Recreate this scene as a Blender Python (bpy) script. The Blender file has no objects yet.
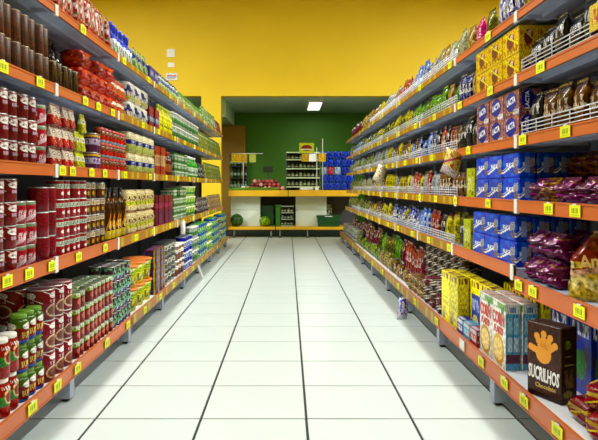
import bpy, math, random
from mathutils import noise, Vector, Matrix
random.seed(7)
S = bpy.context.scene
COL = S.collection
# ---------------------------------------------------------------- camera, light, exposure
EYE = 1.104
cam = bpy.data.cameras.new('camera'); cam_o = bpy.data.objects.new('camera', cam); COL.objects.link(cam_o)
cam_o.location = (0, 0, EYE); cam_o.rotation_euler = (math.pi/2, 0, 0)
cam.sensor_width = 36; cam.lens = 38.53; cam.shift_x = 0.0184; cam.shift_y = -0.0569
cam.clip_start = 0.05; cam.clip_end = 100
S.camera = cam_o
S.view_settings.view_transform = 'Standard'; S.view_settings.look = 'None'
S.view_settings.gamma = 1; S.view_settings.use_curve_mapping = False
S.view_settings.exposure = 0.0
w = bpy.data.worlds.new('world'); S.world = w; w.use_nodes = True
w.node_tree.nodes['Background'].inputs[0].default_value = (0.9, 1, 0.95, 1)
w.node_tree.nodes['Background'].inputs[1].default_value = 0.3
HALL_POWER = 50
BACK_POWER = 16
LAMP_Z = 4.95
LAMPS = [(x, 0.6 + 2.2*k) for x in (-1.42, 1.48) for k in range(5)] + [(x, 5.0 + 2.2*k) for x in (-4.4, 4.4) for k in range(3)]  # outer rows are unseen lamps, added to brighten the yellow wall
def area(name, loc, sx, sy, power, col=(0.97, 1, 0.955), spread=math.pi):
    l = bpy.data.lights.new(name, 'AREA'); l.shape = 'RECTANGLE'; l.size = sx; l.size_y = sy
    l.energy = power; l.color = col; l.spread = spread
    o = bpy.data.objects.new(name, l); COL.objects.link(o); o.location = loc
    return o

# ---------------------------------------------------------------- helpers
def lin(c):
    return tuple((v/255/12.92 if v/255 <= .04045 else ((v/255+.055)/1.055)**2.4) for v in c) + (1,)
MATS = {}
def pm(name, col, rough=.5, metal=0, emit=None, noise_amt=0, scale=30, bump=0, alpha=1, trans=0):
    if name in MATS: return MATS[name]
    m = bpy.data.materials.new(name); m.use_nodes = True; nt = m.node_tree
    b = nt.nodes['Principled BSDF']
    b.inputs['Base Color'].default_value = lin(col); b.inputs['Roughness'].default_value = rough
    b.inputs['Metallic'].default_value = metal
    if trans: b.inputs['Transmission Weight'].default_value = trans
    if emit:
        b.inputs['Emission Color'].default_value = lin(col); b.inputs['Emission Strength'].default_value = emit
    if noise_amt or bump:
        tc = nt.nodes.new('ShaderNodeTexCoord'); n = nt.nodes.new('ShaderNodeTexNoise')
        n.inputs['Scale'].default_value = scale; n.inputs['Detail'].default_value = 4
        nt.links.new(tc.outputs['Object'], n.inputs['Vector'])
        if noise_amt:
            mr = nt.nodes.new('ShaderNodeMapRange')
            mr.inputs[1].default_value = .3; mr.inputs[2].default_value = .7
            mr.inputs[3].default_value = 1-noise_amt; mr.inputs[4].default_value = 1+noise_amt
            hs = nt.nodes.new('ShaderNodeHueSaturation'); hs.inputs['Color'].default_value = lin(col)
            nt.links.new(n.outputs[0], mr.inputs[0]); nt.links.new(mr.outputs[0], hs.inputs['Value'])
            nt.links.new(hs.outputs[0], b.inputs['Base Color'])
        if bump:
            bp = nt.nodes.new('ShaderNodeBump'); bp.inputs['Strength'].default_value = bump
            bp.inputs['Distance'].default_value = .01
            nt.links.new(n.outputs[0], bp.inputs['Height']); nt.links.new(bp.outputs[0], b.inputs['Normal'])
    MATS[name] = m; return m

def prt(name, base, feats=(), rough=.3, metal=0, var=.18):
    """printed packaging: flat print laid out on the pack's own UV map"""
    if name in MATS: return MATS[name]
    amp = 0.3 if 'tag' in name or 'strip' in name else 2.5
    m = bpy.data.materials.new(name); m.use_nodes = True; nt = m.node_tree; N = nt.nodes; L = nt.links
    b = N['Principled BSDF']; b.inputs['Roughness'].default_value = rough; b.inputs['Metallic'].default_value = metal
    b.inputs['Specular IOR Level'].default_value = .3
    uv = N.new('ShaderNodeUVMap'); sp = N.new('ShaderNodeSeparateXYZ'); L.new(uv.outputs[0], sp.inputs[0])
    def M(op, a, c=None, d=None):
        n = N.new('ShaderNodeMath'); n.operation = op
        for i, x in enumerate((a, c, d)):
            if x is None: continue
            if isinstance(x, (int, float)): n.inputs[i].default_value = x
            else: L.new(x, n.inputs[i])
        return n.outputs[0]
    u = M('FRACT', sp.outputs[0]); v = sp.outputs[1]
    oi = N.new('ShaderNodeObjectInfo')
    def rng(x, a, c): return M('MULTIPLY', M('GREATER_THAN', x, a), M('LESS_THAN', x, c))
    def nz(scale, sx=1, sy=1, vor=False):
        mp = N.new('ShaderNodeCombineXYZ')
        L.new(M('MULTIPLY', sp.outputs[0], sx), mp.inputs[0]); L.new(M('MULTIPLY', v, sy), mp.inputs[1])
        if vor:
            t = N.new('ShaderNodeTexVoronoi'); t.inputs['Scale'].default_value = scale; L.new(mp.outputs[0], t.inputs['Vector'])
            return t.outputs['Distance']
        t = N.new('ShaderNodeTexNoise'); t.inputs['Scale'].default_value = scale; t.inputs['Detail'].default_value = 2
        L.new(mp.outputs[0], t.inputs['Vector']); return t.outputs[0]
    cur = None
    def mix(mask, col):
        nonlocal cur
        n = N.new('ShaderNodeMix'); n.data_type = 'RGBA'; L.new(mask, n.inputs[0])
        if cur is None: n.inputs[6].default_value = lin(base)
        else: L.new(cur, n.inputs[6])
        n.inputs[7].default_value = lin(col); cur = n.outputs[2]
    for f in feats:
        t = f[0]
        if t == 'band': mix(rng(v, f[1], f[2]), f[3])
        elif t == 'rect': mix(M('MULTIPLY', rng(u, f[1], f[2]), rng(v, f[3], f[4])), f[5])
        elif t == 'ell':
            a = M('POWER', M('DIVIDE', M('ABSOLUTE', M('SUBTRACT', u, f[1])), f[3]), 2)
            c = M('POWER', M('DIVIDE', M('ABSOLUTE', M('SUBTRACT', v, f[2])), f[4]), 2)
            mix(M('LESS_THAN', M('ADD', a, c), 1), f[5])
        elif t == 'diag':
            e = M('SUBTRACT', v, M('ADD', M('MULTIPLY', u, f[1]), f[2]))
            mix(M('LESS_THAN', M('ABSOLUTE', e), f[3]), f[4])
        elif t == 'scrib':   # a line of unreadably small print
            k = M('MULTIPLY', rng(u, f[1], f[2]), rng(v, f[3], f[4]))
            mix(M('MULTIPLY', k, M('GREATER_THAN', nz(f[6], 1.6, .5), .5)), f[5])
        elif t == 'blobs':
            k = M('LESS_THAN', nz(f[1], vor=True), f[2])
            mix(M('MULTIPLY', k, rng(v, f[4], f[5])), f[3])
        elif t == 'mott':
            k = M('GREATER_THAN', nz(f[1]), f[2])
            mix(M('MULTIPLY', k, rng(v, f[4], f[5])), f[3])
    hs = N.new('ShaderNodeHueSaturation')
    if cur is None: hs.inputs['Color'].default_value = lin(base)
    else: L.new(cur, hs.inputs['Color'])
    grit = M('MULTIPLY', M('SUBTRACT', nz(15, 1, 1), .5), amp)
    hs.inputs['Saturation'].default_value = 1.12
    L.new(M('MAXIMUM', M('ADD', M('ADD', M('MULTIPLY', oi.outputs['Random'], 2*var), (1 if amp < 1 else .66 if name.startswith('foil_') and 'near' not in name else .80)-var), grit), .12), hs.inputs['Value'])
    L.new(hs.outputs[0], b.inputs['Base Color'])
    MATS[name] = m; return m

class PM:
    def __init__(s): s.v = []; s.f = []; s.uv = []; s.m = []; s.s = []; s.mats = []
    def add(s, verts, faces, uvs, mat, smooth=True):
        o = len(s.v); s.v += verts
        if mat not in s.mats: s.mats.append(mat)
        k = s.mats.index(mat)
        for f, u in zip(faces, uvs):
            s.f.append([i+o for i in f]); s.uv.append(u); s.m.append(k); s.s.append(smooth)
        return s
    def join(s, q):
        o = len(s.v); s.v += q.v
        for f, u, k, sm in zip(q.f, q.uv, q.m, q.s):
            mt = q.mats[k]
            if mt not in s.mats: s.mats.append(mt)
            s.f.append([i+o for i in f]); s.uv.append(u); s.m.append(s.mats.index(mt)); s.s.append(sm)
        return s
    def move(s, d, rz=0, rx=0, ry=0):
        R = Matrix.Rotation(rz, 3, 'Z') @ Matrix.Rotation(ry, 3, 'Y') @ Matrix.Rotation(rx, 3, 'X')
        s.v = [tuple(R @ Vector(p) + Vector(d)) for p in s.v]; return s
    def mesh(s, name):
        me = bpy.data.meshes.new(name); me.from_pydata(s.v, [], s.f)
        for mt in s.mats: me.materials.append(mt)
        ul = me.uv_layers.new(name='UVMap')
        flat = [c for u in s.uv for p in u for c in p]
        ul.data.foreach_set('uv', flat)
        me.polygons.foreach_set('material_index', s.m); me.polygons.foreach_set('use_smooth', s.s)
        me.update(); return me

def box(x0, x1, y0, y1, z0, z1, mat, bev=0, pmo=None):
    P = pmo or PM()
    V = [(x0,y0,z0),(x1,y0,z0),(x1,y1,z0),(x0,y1,z0),(x0,y0,z1),(x1,y0,z1),(x1,y1,z1),(x0,y1,z1)]
    F = [[0,1,5,4],[1,2,6,5],[2,3,7,6],[3,0,4,7],[4,5,6,7],[3,2,1,0]]
    q = [(0,0),(1,0),(1,1),(0,1)]; tp = [(0,.9),(1,.9),(1,1),(0,1)]
    if bev:
        b = bev; V = []
        for (z, zz) in ((z0, 0), (z0+b, 1), (z1-b, 1), (z1, 0)):
            i = 0 if zz else b
            V += [(x0+i+(b if zz else 0), y0+i, z), (x1-i-(b if zz else 0), y0+i, z), (x1-i, y0+i+(b if zz else 0), z), (x1-i, y1-i-(b if zz else 0), z),
                  (x1-i-(b if zz else 0), y1-i, z), (x0+i+(b if zz else 0), y1-i, z), (x0+i, y1-i-(b if zz else 0), z), (x0+i, y0+i+(b if zz else 0), z)]
        F = []; U = []
        vv = (0, .02, .98, 1)
        for r in range(3):
            for k in range(8):
                k2 = (k+1) % 8
                F.append([r*8+k, r*8+k2, r*8+8+k2, r*8+8+k])
                U.append([(0,vv[r]),(1,vv[r]),(1,vv[r+1]),(0,vv[r+1])] if k % 2 == 0 else [(.02,vv[r]),(.02,vv[r]),(.02,vv[r+1]),(.02,vv[r+1])])
        F.append([24+k for k in range(8)]); U.append([(.1+.8*(V[24+k][0]-x0)/(x1-x0), .9+.08*(V[24+k][1]-y0)/(y1-y0)) for k in range(8)])
        F.append([7-k for k in range(8)]); U.append([(.5,.05)]*8)
        return P.add(V, F, U, mat, False)
    return P.add(V, F, [q,q,q,q,tp,tp], mat, False)

def lathe(prof, mat, seg=14, h=None, rep=3, P=None, smooth=True, cx=0, cy=0):
    P = P or PM(); h = h or prof[-1][1] or 1
    V = []; F = []; U = []
    for r, z in prof:
        for k in range(seg):
            a = 2*math.pi*k/seg
            V.append((cx+r*math.cos(a), cy+r*math.sin(a), z))
    n = len(prof); vs = [z/h for r, z in prof]
    for i in range(n-1):
        for k in range(seg):
            k2 = (k+1) % seg; u0 = rep*k/seg + .5 + rep/4; u1 = rep*(k+1)/seg + .5 + rep/4
            F.append([i*seg+k, i*seg+k2, (i+1)*seg+k2, (i+1)*seg+k]); U.append([(u0,vs[i]),(u1,vs[i]),(u1,vs[i+1]),(u0,vs[i+1])])
    if prof[-1][0] > .0015:
        F.append([(n-1)*seg+k for k in range(seg)]); U.append([(.5,.99)]*seg)
    if prof[0][0] > .0015:
        F.append([seg-1-k for k in range(seg)]); U.append([(.5,.01)]*seg)
    return P.add(V, F, U, mat, smooth)

def soft(w, d, h, mat, kind='pack', seed=0, nz=8, sd=16, wr=.06):
    """a flexible bag: superelliptic rings with crimped ends and creases"""
    V = []; F = []; U = []
    for i in range(nz+1):
        t = i/nz
        if kind == 'pouch':
            rw = .5*(1-.05*math.sin(t*math.pi)); rd = .5*(1-t)**.55*.93 + .5*.05
            if t == 0: rw *= .94; rd *= .9
            e = .55
        elif kind == 'sack':
            rw = .5*(1-.1*math.sin(t*math.pi)) if t < .6 else .5*(.9-.62*(t-.6)/.4); rd = .5*(1-t)**.5*.93 + .5*.06; e = .6
        elif kind == 'pillow':
            rw = .5*(1-.07*math.sin(t*math.pi)); rd = .5*max(.07, math.sin(math.pi*t)**.5); e = .8
        else:
            q = (1-abs(2*t-1)**3.5)**(1/3.5) if 0 < t < 1 else 0
            rw = .5*(.80+.20*q); rd = .5*(.74+.26*q); e = .45
        for k in range(sd):
            a = 2*math.pi*(k+.5)/sd; c, s_ = math.cos(a), math.sin(a)
            x = rw*math.copysign(abs(c)**e, c); y = rd*math.copysign(abs(s_)**e, s_)
            n = noise.noise(Vector((x*5+seed*7, y*5, t*5+seed)))*wr*(1 if 0 < i < nz else .2)
            n2 = (noise.noise(Vector((x*12+seed, y*12, t*11)))*.6+noise.noise(Vector((x*25+seed, y*22, t*19)))*.45)*wr*(1 if 0 < i < nz else .1)
            V.append((x*w*(1+n), y*d*(1+(n+n2)*2), t*h+(n*h*.4 if i == nz else 0)))
    for i in range(nz):
        for k in range(sd):
            k2 = (k+1) % sd; f = [i*sd+k, i*sd+k2, (i+1)*sd+k2, (i+1)*sd+k]
            F.append(f)
            side = abs(V[f[0]][0]+V[f[1]][0]) > w*.93 and kind == 'pack'
            U.append([((V[j][1]/d+.5) if side else (V[j][0]/w+.5), V[j][2]/h) if True else 0 for j in f])
    F.append([nz*sd+k for k in range(sd)]); U.append([(V[nz*sd+k][0]/w+.5, .9) for k in range(sd)])
    F.append([sd-1-k for k in range(sd)]); U.append([(.5,.02)]*sd)
    U = [[(min(.995,max(.005,a)), b) for a, b in u] for u in U]
    return PM().add(V, F, U, mat, True)

def wire(P, a, b, r, mat, seg=5):
    a = Vector(a); b = Vector(b); d = (b-a).normalized()
    x = d.orthogonal().normalized(); y = d.cross(x); V = []; F = []
    for p in (a, b):
        for k in range(seg):
            t = 2*math.pi*k/seg; V.append(tuple(p + (x*math.cos(t)+y*math.sin(t))*r))
    for k in range(seg):
        k2 = (k+1) % seg; F.append([k, k2, seg+k2, seg+k])
    F += [list(range(seg))[::-1], [seg+k for k in range(seg)]]
    return P.add(V, F, [[(0,0)]*len(f) for f in F], mat, True)

def text_pm(s, size, mat, offset=.0, w=None):
    cu = bpy.data.curves.new('lettering', 'FONT'); cu.body = s; cu.size = size; cu.align_x = 'CENTER'; cu.align_y = 'CENTER'
    cu.extrude = .0006; cu.offset = offset; cu.resolution_u = 2
    o = bpy.data.objects.new('lettering', cu); COL.objects.link(o)
    me = bpy.data.meshes.new_from_object(o)
    P = PM(); V = [tuple(v.co) for v in me.vertices]
    if w:
        xs = [v[0] for v in V]; k = w/(max(xs)-min(xs)); V = [(x*k, y, z) for x, y, z in V]
    V = [(x, -z, y) for x, y, z in V]     # stands up, faces -Y
    F = [list(p.vertices) for p in me.polygons]
    P.add(V, F, [[(0,0)]*len(f) for f in F], mat, False)
    bpy.data.objects.remove(o); bpy.data.curves.remove(cu); bpy.data.meshes.remove(me)
    return P

def link(name, data, parent=None, loc=(0,0,0), rz=0):
    o = bpy.data.objects.new(name, data); COL.objects.link(o)
    o.location = loc
    if rz: o.rotation_euler = (0, 0, rz)
    if parent: o.parent = parent
    return o
def obj(name, P, parent=None, loc=(0,0,0), rz=0):
    return link(name, P.mesh(name), parent, loc, rz)
def tag(o, label, cat, group=None):
    o['label'] = label; o['category'] = cat
    if group: o['group'] = group
    return o
def thing(name, label, cat, loc=(0,0,0), rz=0, group=None):
    return tag(link(name, None, None, loc, rz), label, cat, group)
def struct(name, P, parent=None):
    o = obj(name, P, parent)
    if not parent: o['kind'] = 'structure'
    return o
def nth(n):
    return '%d%s' % (n, 'th' if 10 <= n % 100 <= 20 else {1:'st',2:'nd',3:'rd'}.get(n % 10, 'th'))

# colours
WHITE=(238,238,232); RED=(176,20,24); DRED=(110,14,22); MAR=(92,16,34); GRN=(60,120,40); LIME=(190,200,40); YEL=(236,206,28)
NAVY=(28,34,110); BLUE=(24,66,190); CREAM=(230,214,160); BROWN=(70,40,24); ORG=(220,96,30); PURP=(120,30,120); PINK=(214,60,130); GOLD=(196,150,50)
steel = pm('tin_lid_steel', (190,190,186), .3, .8)
dark = pm('dark_glass', (30,14,10), .15)
m_shelf = pm('shelf_grey_paint', (186,196,222), .4, .1, noise_amt=.04, scale=8)
m_shelfw = pm('shelf_white_paint', (232,236,242), .35, .0)
m_back = pm('shelf_back_panel', (62,64,70), .55)
m_leg = pm('leg_grey_paint', (170,180,200), .4, .2)
m_rail = pm('orange_rail_plastic', (198,98,34), .38, noise_amt=.06, scale=5)
m_strip = prt('dimmed_label_strip', (158,106,40), [('rect', a, a+.06, .05, .95, (176,160,44)) for a in (.04,.30,.45,.72,.88)], .4, var=.1)  # label strip with tags; brown base also paints in the dimmer far light
m_tag = prt('price_tag_yellow', (228,234,30), [('rect',.2,.3,.3,.75,(130,150,20)), ('rect',.36,.48,.3,.75,(120,140,20)), ('rect',.54,.58,.3,.75,(120,140,20)), ('rect',.64,.78,.3,.75,(130,150,20)), ('rect',.15,.85,.14,.2,(150,170,20))], .5, var=.06)
m_white = pm('white_plastic', (228,228,222), .4)
m_wire = pm('white_wire', (215,215,222), .35, .3)
m_rubber = pm('black_rubber', (24,24,26), .7)
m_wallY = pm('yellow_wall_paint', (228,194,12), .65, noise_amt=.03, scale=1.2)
m_wallG = pm('green_wall_paint', (70,132,2), .6)
m_ceilg = pm('back_ceiling_paint', (196,226,200), .8)
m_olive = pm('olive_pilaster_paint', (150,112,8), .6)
m_ceil = pm('ceiling_white', (205,215,205), .8)
m_tile = pm('glazed_floor_tile', (196,205,203), .3, noise_amt=.02, scale=2.5)
m_grout = pm('dark_grout', (38,42,42), .9)

# ---------------------------------------------------------------- structure
floor = obj('floor', box(-7, 7, -3, 18, -.06, -.006, m_grout)); floor['kind'] = 'structure'
tile_me = box(-.244, .244, -.2435, .2435, -.03, 0, m_tile, bev=.0015).mesh('tile')
for i in range(-4, 4):
    for j in range(3, 28):
        link('tile', tile_me, floor, (.087+.5*i+.25, .538+.5*j+.25-.5, 0))
YW = 13.2      # face of the yellow wall
ZH = 2.96
Pw = PM()
Pw.join(box(-7, 7, YW, YW+.2, ZH, 6, m_wallY)).join(box(-7, -3.4, YW, YW+.2, -.01, ZH, m_wallY))
Pw.join(box(-1.79, -1.385, YW, YW+.2, -.01, ZH, m_wallY)).join(box(2.3, 7, YW, YW+.2, -.01, ZH, m_wallY))
struct('wall_back', Pw)
struct('wall_left', box(-7.2, -7, -3, 18, -.06, 6, m_wallY)); struct('wall_right', box(7, 7.2, -3, 18, -.06, 6, m_wallY))
struct('wall_front', box(-7.2, 7.2, -3.2, -3, -.06, 6, m_wallY)); struct('ceiling', box(-7, 7, -3, YW, 5.7, 5.8, m_ceil))
struct('wall_produce_room', box(-7, 7, 16.55, 16.75, -.06, 3.1, m_wallG))
struct('ceiling_produce_room', box(-7, 7, YW+.2, 16.55, 3.0, 3.1, m_ceilg))
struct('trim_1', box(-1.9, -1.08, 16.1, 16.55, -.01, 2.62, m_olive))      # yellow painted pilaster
struct('trim_2', box(-1.9, -1.38, 14.2, 16.5, 2.64, 3.0, m_ceilg))        # ceiling beam

# ceiling lamps
lamp_tube = pm('lamp_tube_glow', (255,250,238), .5, emit=6)
Ph = box(-.11, .11, -.62, .62, .03, .07, m_white); Pt = PM(); wire(Pt, (-.05,-.58,0), (-.05,.58,0), .016, lamp_tube, 8); wire(Pt, (.05,-.58,0), (.05,.58,0), .016, lamp_tube, 8)
meH = Ph.mesh('housing'); meT = Pt.mesh('tube'); meR = wire(PM(), (0,0,.07), (0,0,.36), .006, steel).mesh('rod')
for n, (lx, ly) in enumerate(LAMPS):
    t = thing('ceiling_lamp', 'twin tube ceiling lamp %s the %s shelves, %s from the shop front' % ('above' if abs(lx) < 2 else 'added beyond', 'left' if lx < 0 else 'right', nth(int((ly-.6)/2.2+.5)+1)), 'lamp', (lx, ly, LAMP_Z), 0, 'ceiling lamps over the aisle')
    link('housing', meH, t); link('tube', meT, t); link('rod', meR, t)
    area('lamp_light', (lx, ly, LAMP_Z-.03), .07, 1.9, HALL_POWER*(1 if abs(lx) < 2 else 4.8), spread=(2.35 if abs(lx) < 2 else math.pi))   # aisle spread narrowed for firmer floor shadows; outer lamps added for the wall
t = thing('panel_lamp', 'bright rectangular lamp on the back room ceiling', 'lamp', (.62, 14.98, 2.96))
obj('frame', box(-.17, .17, -.75, .75, .005, .04, m_white), t); obj('diffuser', box(-.14, .14, -.7, .7, -.002, .006, pm('diffuser_glow', (245,250,240), .5, emit=2.2)), t)
area('panel_light', (.62, 14.98, 2.94), .28, 1.4, BACK_POWER)
area('panel_light', (-4.2, 14.98, 2.94), .28, 1.4, BACK_POWER)
# plates on the yellow wall
tag(obj('wall_plate', box(-.085,.085,-.012,0,-.085,.085, m_white, bev=.004), None, (-2.415, YW, 2.775+1.1-.03+.0)), 'white square plate on yellow wall, upper of two', 'wall plate')
tag(obj('wall_plate', box(-.07,.07,-.012,0,-.05,.05, m_white, bev=.004), None, (-2.41, YW, 3.60)), 'small white plate on yellow wall, lower of two', 'wall plate')
t = thing('wall_sign', 'small white sign with red and blue lines on yellow wall', 'sign', (-2.4, YW, 3.36))
obj('board', box(-.12,.12,-.01,0,-.07,.07, prt('wall_sign_print', (232,232,236), [('rect',.1,.9,.6,.72,(200,60,60)),('rect',.1,.9,.38,.5,(90,100,170)),('scrib',.1,.8,.12,.3,(120,120,150),9)], .5)), t)
obj('rim', box(-.125,.125,-.014,-.0,-.076,-.068, m_white), t)

# ---------------------------------------------------------------- shelving
XL, XR, XLB, XRB = 1.19, 1.15, 1.10, 1.02           # front of upper and base shelves
LZ = [(.19,.12,XLB),(.738,.668,XL),(1.213,1.156,XL),(1.626,1.574,XL),(2.03,1.985,XL)]
RZ = [(.222,.14,XRB),(.706,.64,XR-.02),(1.034,.974,XR),(1.355,1.302,XR),(1.665,1.618,XR),(1.98,1.936,XR)]
DEP = .42
SHN = ['base', 'second', 'third', 'fourth', 'fifth', 'top']
def bay(side, y0, ln, levels, idx, last):
    s = -1 if side == 'left' else 1
    t = thing('shelving_bay', 'grey metal shelving bay with orange rails, %s along the %s side' % (nth(idx+1), side), 'shelf', (s*levels[1][2], y0, 0), 0, 'shelving bays along the %s of the aisle' % side)
    x0 = levels[1][2]
    def bx(a, b, c, d, e, f, m): # a,b measured from front edge backwards
        p = (s*(a), s*(b)); return box(min(p), max(p), c, d, e, f, m)
    tops = levels[-1][0]
    obj('back_panel', bx(DEP, DEP+.02, .001, ln-.001, .1, tops+.05, m_back), t)
    obj('upright', bx(DEP-.038, DEP-.002, .001, .026, 0, tops+.06, m_back), t)
    if last: obj('upright', bx(DEP-.038, DEP-.002, ln-.026, ln-.001, 0, tops+.06, m_back), t)
    for li, (zt, zb, xf) in enumerate(levels):
        if side == 'right' and idx == 0 and li == 1: zt, zb = .656, .582
        f = xf-x0; lip = .012
        P = bx(f+.012, DEP-.042, .003, ln-.003, zt-.022, zt-.016, m_shelfw if li == 0 else m_shelf)
        P.join(bx(f+.012, f+.03, .003, ln-.003, zb+.006, zt-.018, m_shelf))
        for q in (.33, .7):
            P.join(bx(f+q*.34, f+q*.34+.06, .02, ln-.02, zt-.04, zt-.022, m_shelf))
        for q in (.004, ln-.012):
            P.join(bx(f+.03, DEP-.05, q, q+.008, zb+.004, zt-.02, m_shelf))
        sh = obj('shelf', P, t)
        # rail: face plate, top lip rolled over the shelf, bottom lip
        R = bx(f, f+.008, .001, ln-.001, zb, zt-.004, m_rail)
        R.join(bx(f-.004, f+.012, .001, ln-.001, zt-.007, zt, m_rail)).join(bx(f-.004, f+.008, .001, ln-.001, zb, zb+.005, m_rail))
        obj('price_rail', R, sh)
        if idx > 1:
            obj('label_strip', bx(f-.0046, f-.004, .046, ln-.004, zb+.002, zt-.001, m_strip), sh)  # covers the whole rail so the far bays read dimmer and yellower
        if li:
            obj('rail_connector', bx(f-.006, f+.008, +.001, .042, zb-.008, zt+.004, m_white), t)
    # foot
    f = levels[0][2]-x0
    for q in ([.037] if not last else [.037, ln-.037]):
        lg = obj('leg', bx(f+.012, f+.075, q-.035, q+.035, .018, levels[0][1]+.03, m_leg), t)
        obj('foot_pad', lathe([(.018,0),(.02,.012),(.012,.02)], m_rubber, 10, cx=s*(f+.045), cy=q), lg)
    obj('dark_kick_board', bx(f+.3, f+.32, .04, ln-.04, .02, .1, m_back), t)  # board added to keep light out and the space under the shelf dark
    return t
BL = [bay('left', 2.06+1.2*i, 1.2, LZ, i, i == 7) for i in range(8)]
BR = [bay('right', 2.03+1.17*i, 1.17, RZ, i, i == 8) for i in range(9)]

# wire guards on the right side's shelves
def guard(bi, li, y0, y1, dense):
    zt, xf = RZ[li][0], RZ[li][2]
    if bi == 0 and li == 1: zt = .656
    b = BR[bi]; ox, oy = b.location.x, b.location.y
    X = xf+.01-ox; H = .062
    near = bi == 0
    base = PM()
    for yy in (y0, y1):
        wire(base, (X, yy-oy, zt), (X, yy-oy, zt+H), .0035, m_wire)
    g = obj('wire_guard', base, b)
    hs = (.008, .026, .044, .062) if li else (.01,.06)
    if near:
        for hz in hs: obj('wire', wire(PM(), (X-.003, y0-oy, zt+hz), (X-.003, y1-oy, zt+hz), .0028, m_wire), g)
        for k in range(1, 6):
            yy = y0+(y1-y0)*k/6; obj('wire', wire(PM(), (X, yy-oy, zt), (X, yy-oy, zt+H), .0028, m_wire), g)
    else:
        P = PM()
        for hz in hs: wire(P, (X-.003, y0-oy, zt+hz), (X-.003, y1-oy, zt+hz), .0026, m_wire, 4)
        n = int((y1-y0)/dense)
        for k in range(1, n):
            yy = y0+(y1-y0)*k/n; wire(P, (X, yy-oy, zt), (X, yy-oy, zt+H), .0022, m_wire, 4)
        obj('wire', P, g)['kind'] = 'stuff'
guard(0, 4, 2.1, 3.17, .1); guard(0, 3, 2.1, 3.17, .1)
for bi in range(2, 8):
    for li in (1, 2, 3, 4, 5):
        if (li == 5 and bi > 5): continue
        guard(bi, li, 2.03+1.17*bi+.02, 2.03+1.17*(bi+1)-.02, .055)

# ---------------------------------------------------------------- product kinds
KINDS = {}
def kind(key, parts, w, d, h): KINDS[key] = dict(parts=parts, w=w, d=d, h=h, me=None)
def tin(key, r, h, mat, lid=steel):
    b = lathe([(r*.94,0),(r,.004),(r,h-.006),(r*.97,h-.003)], mat, 14, h)
    l = lathe([(r*.99,h-.006),(r*1.0,h-.001),(r*.93,h),(r*.9,h-.004),(r*.002,h-.004)], lid, 14, h)
    kind(key, [('body', b), ('lid', l)], 2*r, 2*r, h)
def jar(key, r, h, mat, lid, lh=.018, glass=None):
    g = glass or mat
    b = lathe([(r*.9,0),(r,.008),(r,h*.74),(r*.78,h*.86),(r*.74,h-lh)], mat, 14, h)
    l = lathe([(r*.8,h-lh),(r*.82,h-lh*.9),(r*.82,h-.003),(r*.75,h)], lid, 14, h)
    kind(key, [('body', b), ('lid', l)], 2*r, 2*r, h)
def bottle(key, r, h, mat, cap, shoulder=.62, neck=.34, ch=.03):
    b = lathe([(r*.92,0),(r,.006),(r,h*shoulder),(r*.8,h*(shoulder+.1)),(r*neck,h*(shoulder+.2)),(r*neck,h-ch)], mat, 12, h)
    c = lathe([(r*neck*1.2,h-ch),(r*neck*1.2,h-.004),(r*neck,h)], cap, 12, h)
    kind(key, [('body', b), ('cap', c)], 2*r, 2*r, h)
def tub(key, r, h, mat, lid):
    b = lathe([(r*.82,0),(r*.95,h-.012)], mat, 16, h)
    l = lathe([(r,h-.014),(r,h-.003),(r*.94,h)], lid, 16, h)
    kind(key, [('body', b), ('lid', l)], 2*r, 2*r, h)
def carton(key, w, d, h, mat, flapcol=None, extra=()):
    b = box(-w/2, w/2, -d/2, d/2, 0, h-.001, mat, bev=.0025)
    fl = box(-w/2+.004, w/2-.004, -d*.05, d/2-.004, h-.0015, h, pm('flap_'+key, flapcol, .4) if flapcol else mat)
    kind(key, [('body', b), ('flap', fl)] + list(extra), w, d, h)
def bag(key, w, d, h, mat, shape='pouch', seed=0, seal=None, wr=.07, nz=10, sd=20):
    b = soft(w, d, h*(.94 if shape != 'pack' else 1), mat, shape, seed, nz, sd, wr)
    parts = [('body', b)]
    sm = seal or mat
    if shape in ('pouch', 'pillow'):
        parts.append(('seal', box(-w*.47, w*.47, -.003, .003, h*.925, h, sm)))
    else:
        parts.append(('seal', box(w*.40, w*.5, -.003, .003, h*.2, h*.8, sm)))
    kind(key, parts, w, d, h)
def put(key, name, label, cat, loc, rz, group=None, far=False, sc=1):
    K = KINDS[key]
    if K['me'] is None:
        K['me'] = [(n, p.mesh(n)) for n, p in K['parts']]
        J = PM()
        for n, p in K['parts']: J.join(p)
        K['far'] = J.mesh(name)
    if far:
        o = link(name, K['far'], None, loc, rz)
    else:
        o = link(name, None, None, loc, rz)
        for n, me in K['me']: link(n, me, o)
    if sc != 1: o.scale = (sc, sc, sc)
    return tag(o, label, cat, group)

R3 = lambda *a: a
# --- left side packaging
oval = [('mott',3,.5,(90,30,18),.05,.45),('blobs',7,.28,(150,60,40),.05,.5),('ell',.5,.73,.42,.15,WHITE),('scrib',.25,.75,.69,.77,(120,20,30),12),('rect',.25,.75,.38,.52,(190,160,180)),('diag',-.5,.95,.02,(220,190,190))]
tin('red_oval', .049, .110, prt('p_red_oval', (120,16,24), oval, .28))
tin('red_oval_low', .049, .103, prt('p_red_oval', (0,0,0)))
tin('big_pasta', .064, .146, prt('p_pasta', (128,18,34), [('ell',.5,.3,.4,.22,(220,190,160)),('ell',.5,.3,.33,.16,(120,60,30)),('ell',.5,.8,.25,.1,WHITE),('scrib',.3,.7,.55,.65,WHITE,8),('diag',-.4,.95,.015,WHITE)], .28))
tin('tomato_stripe', .045, .103, prt('p_stripe', (140,18,30), [('band',.55,.8,(190,200,185)),('scrib',.1,.9,.6,.76,(60,90,60),9),('blobs',8,.3,(180,40,30),.05,.5),('ell',.5,.3,.2,.1,WHITE)], .28))
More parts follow.
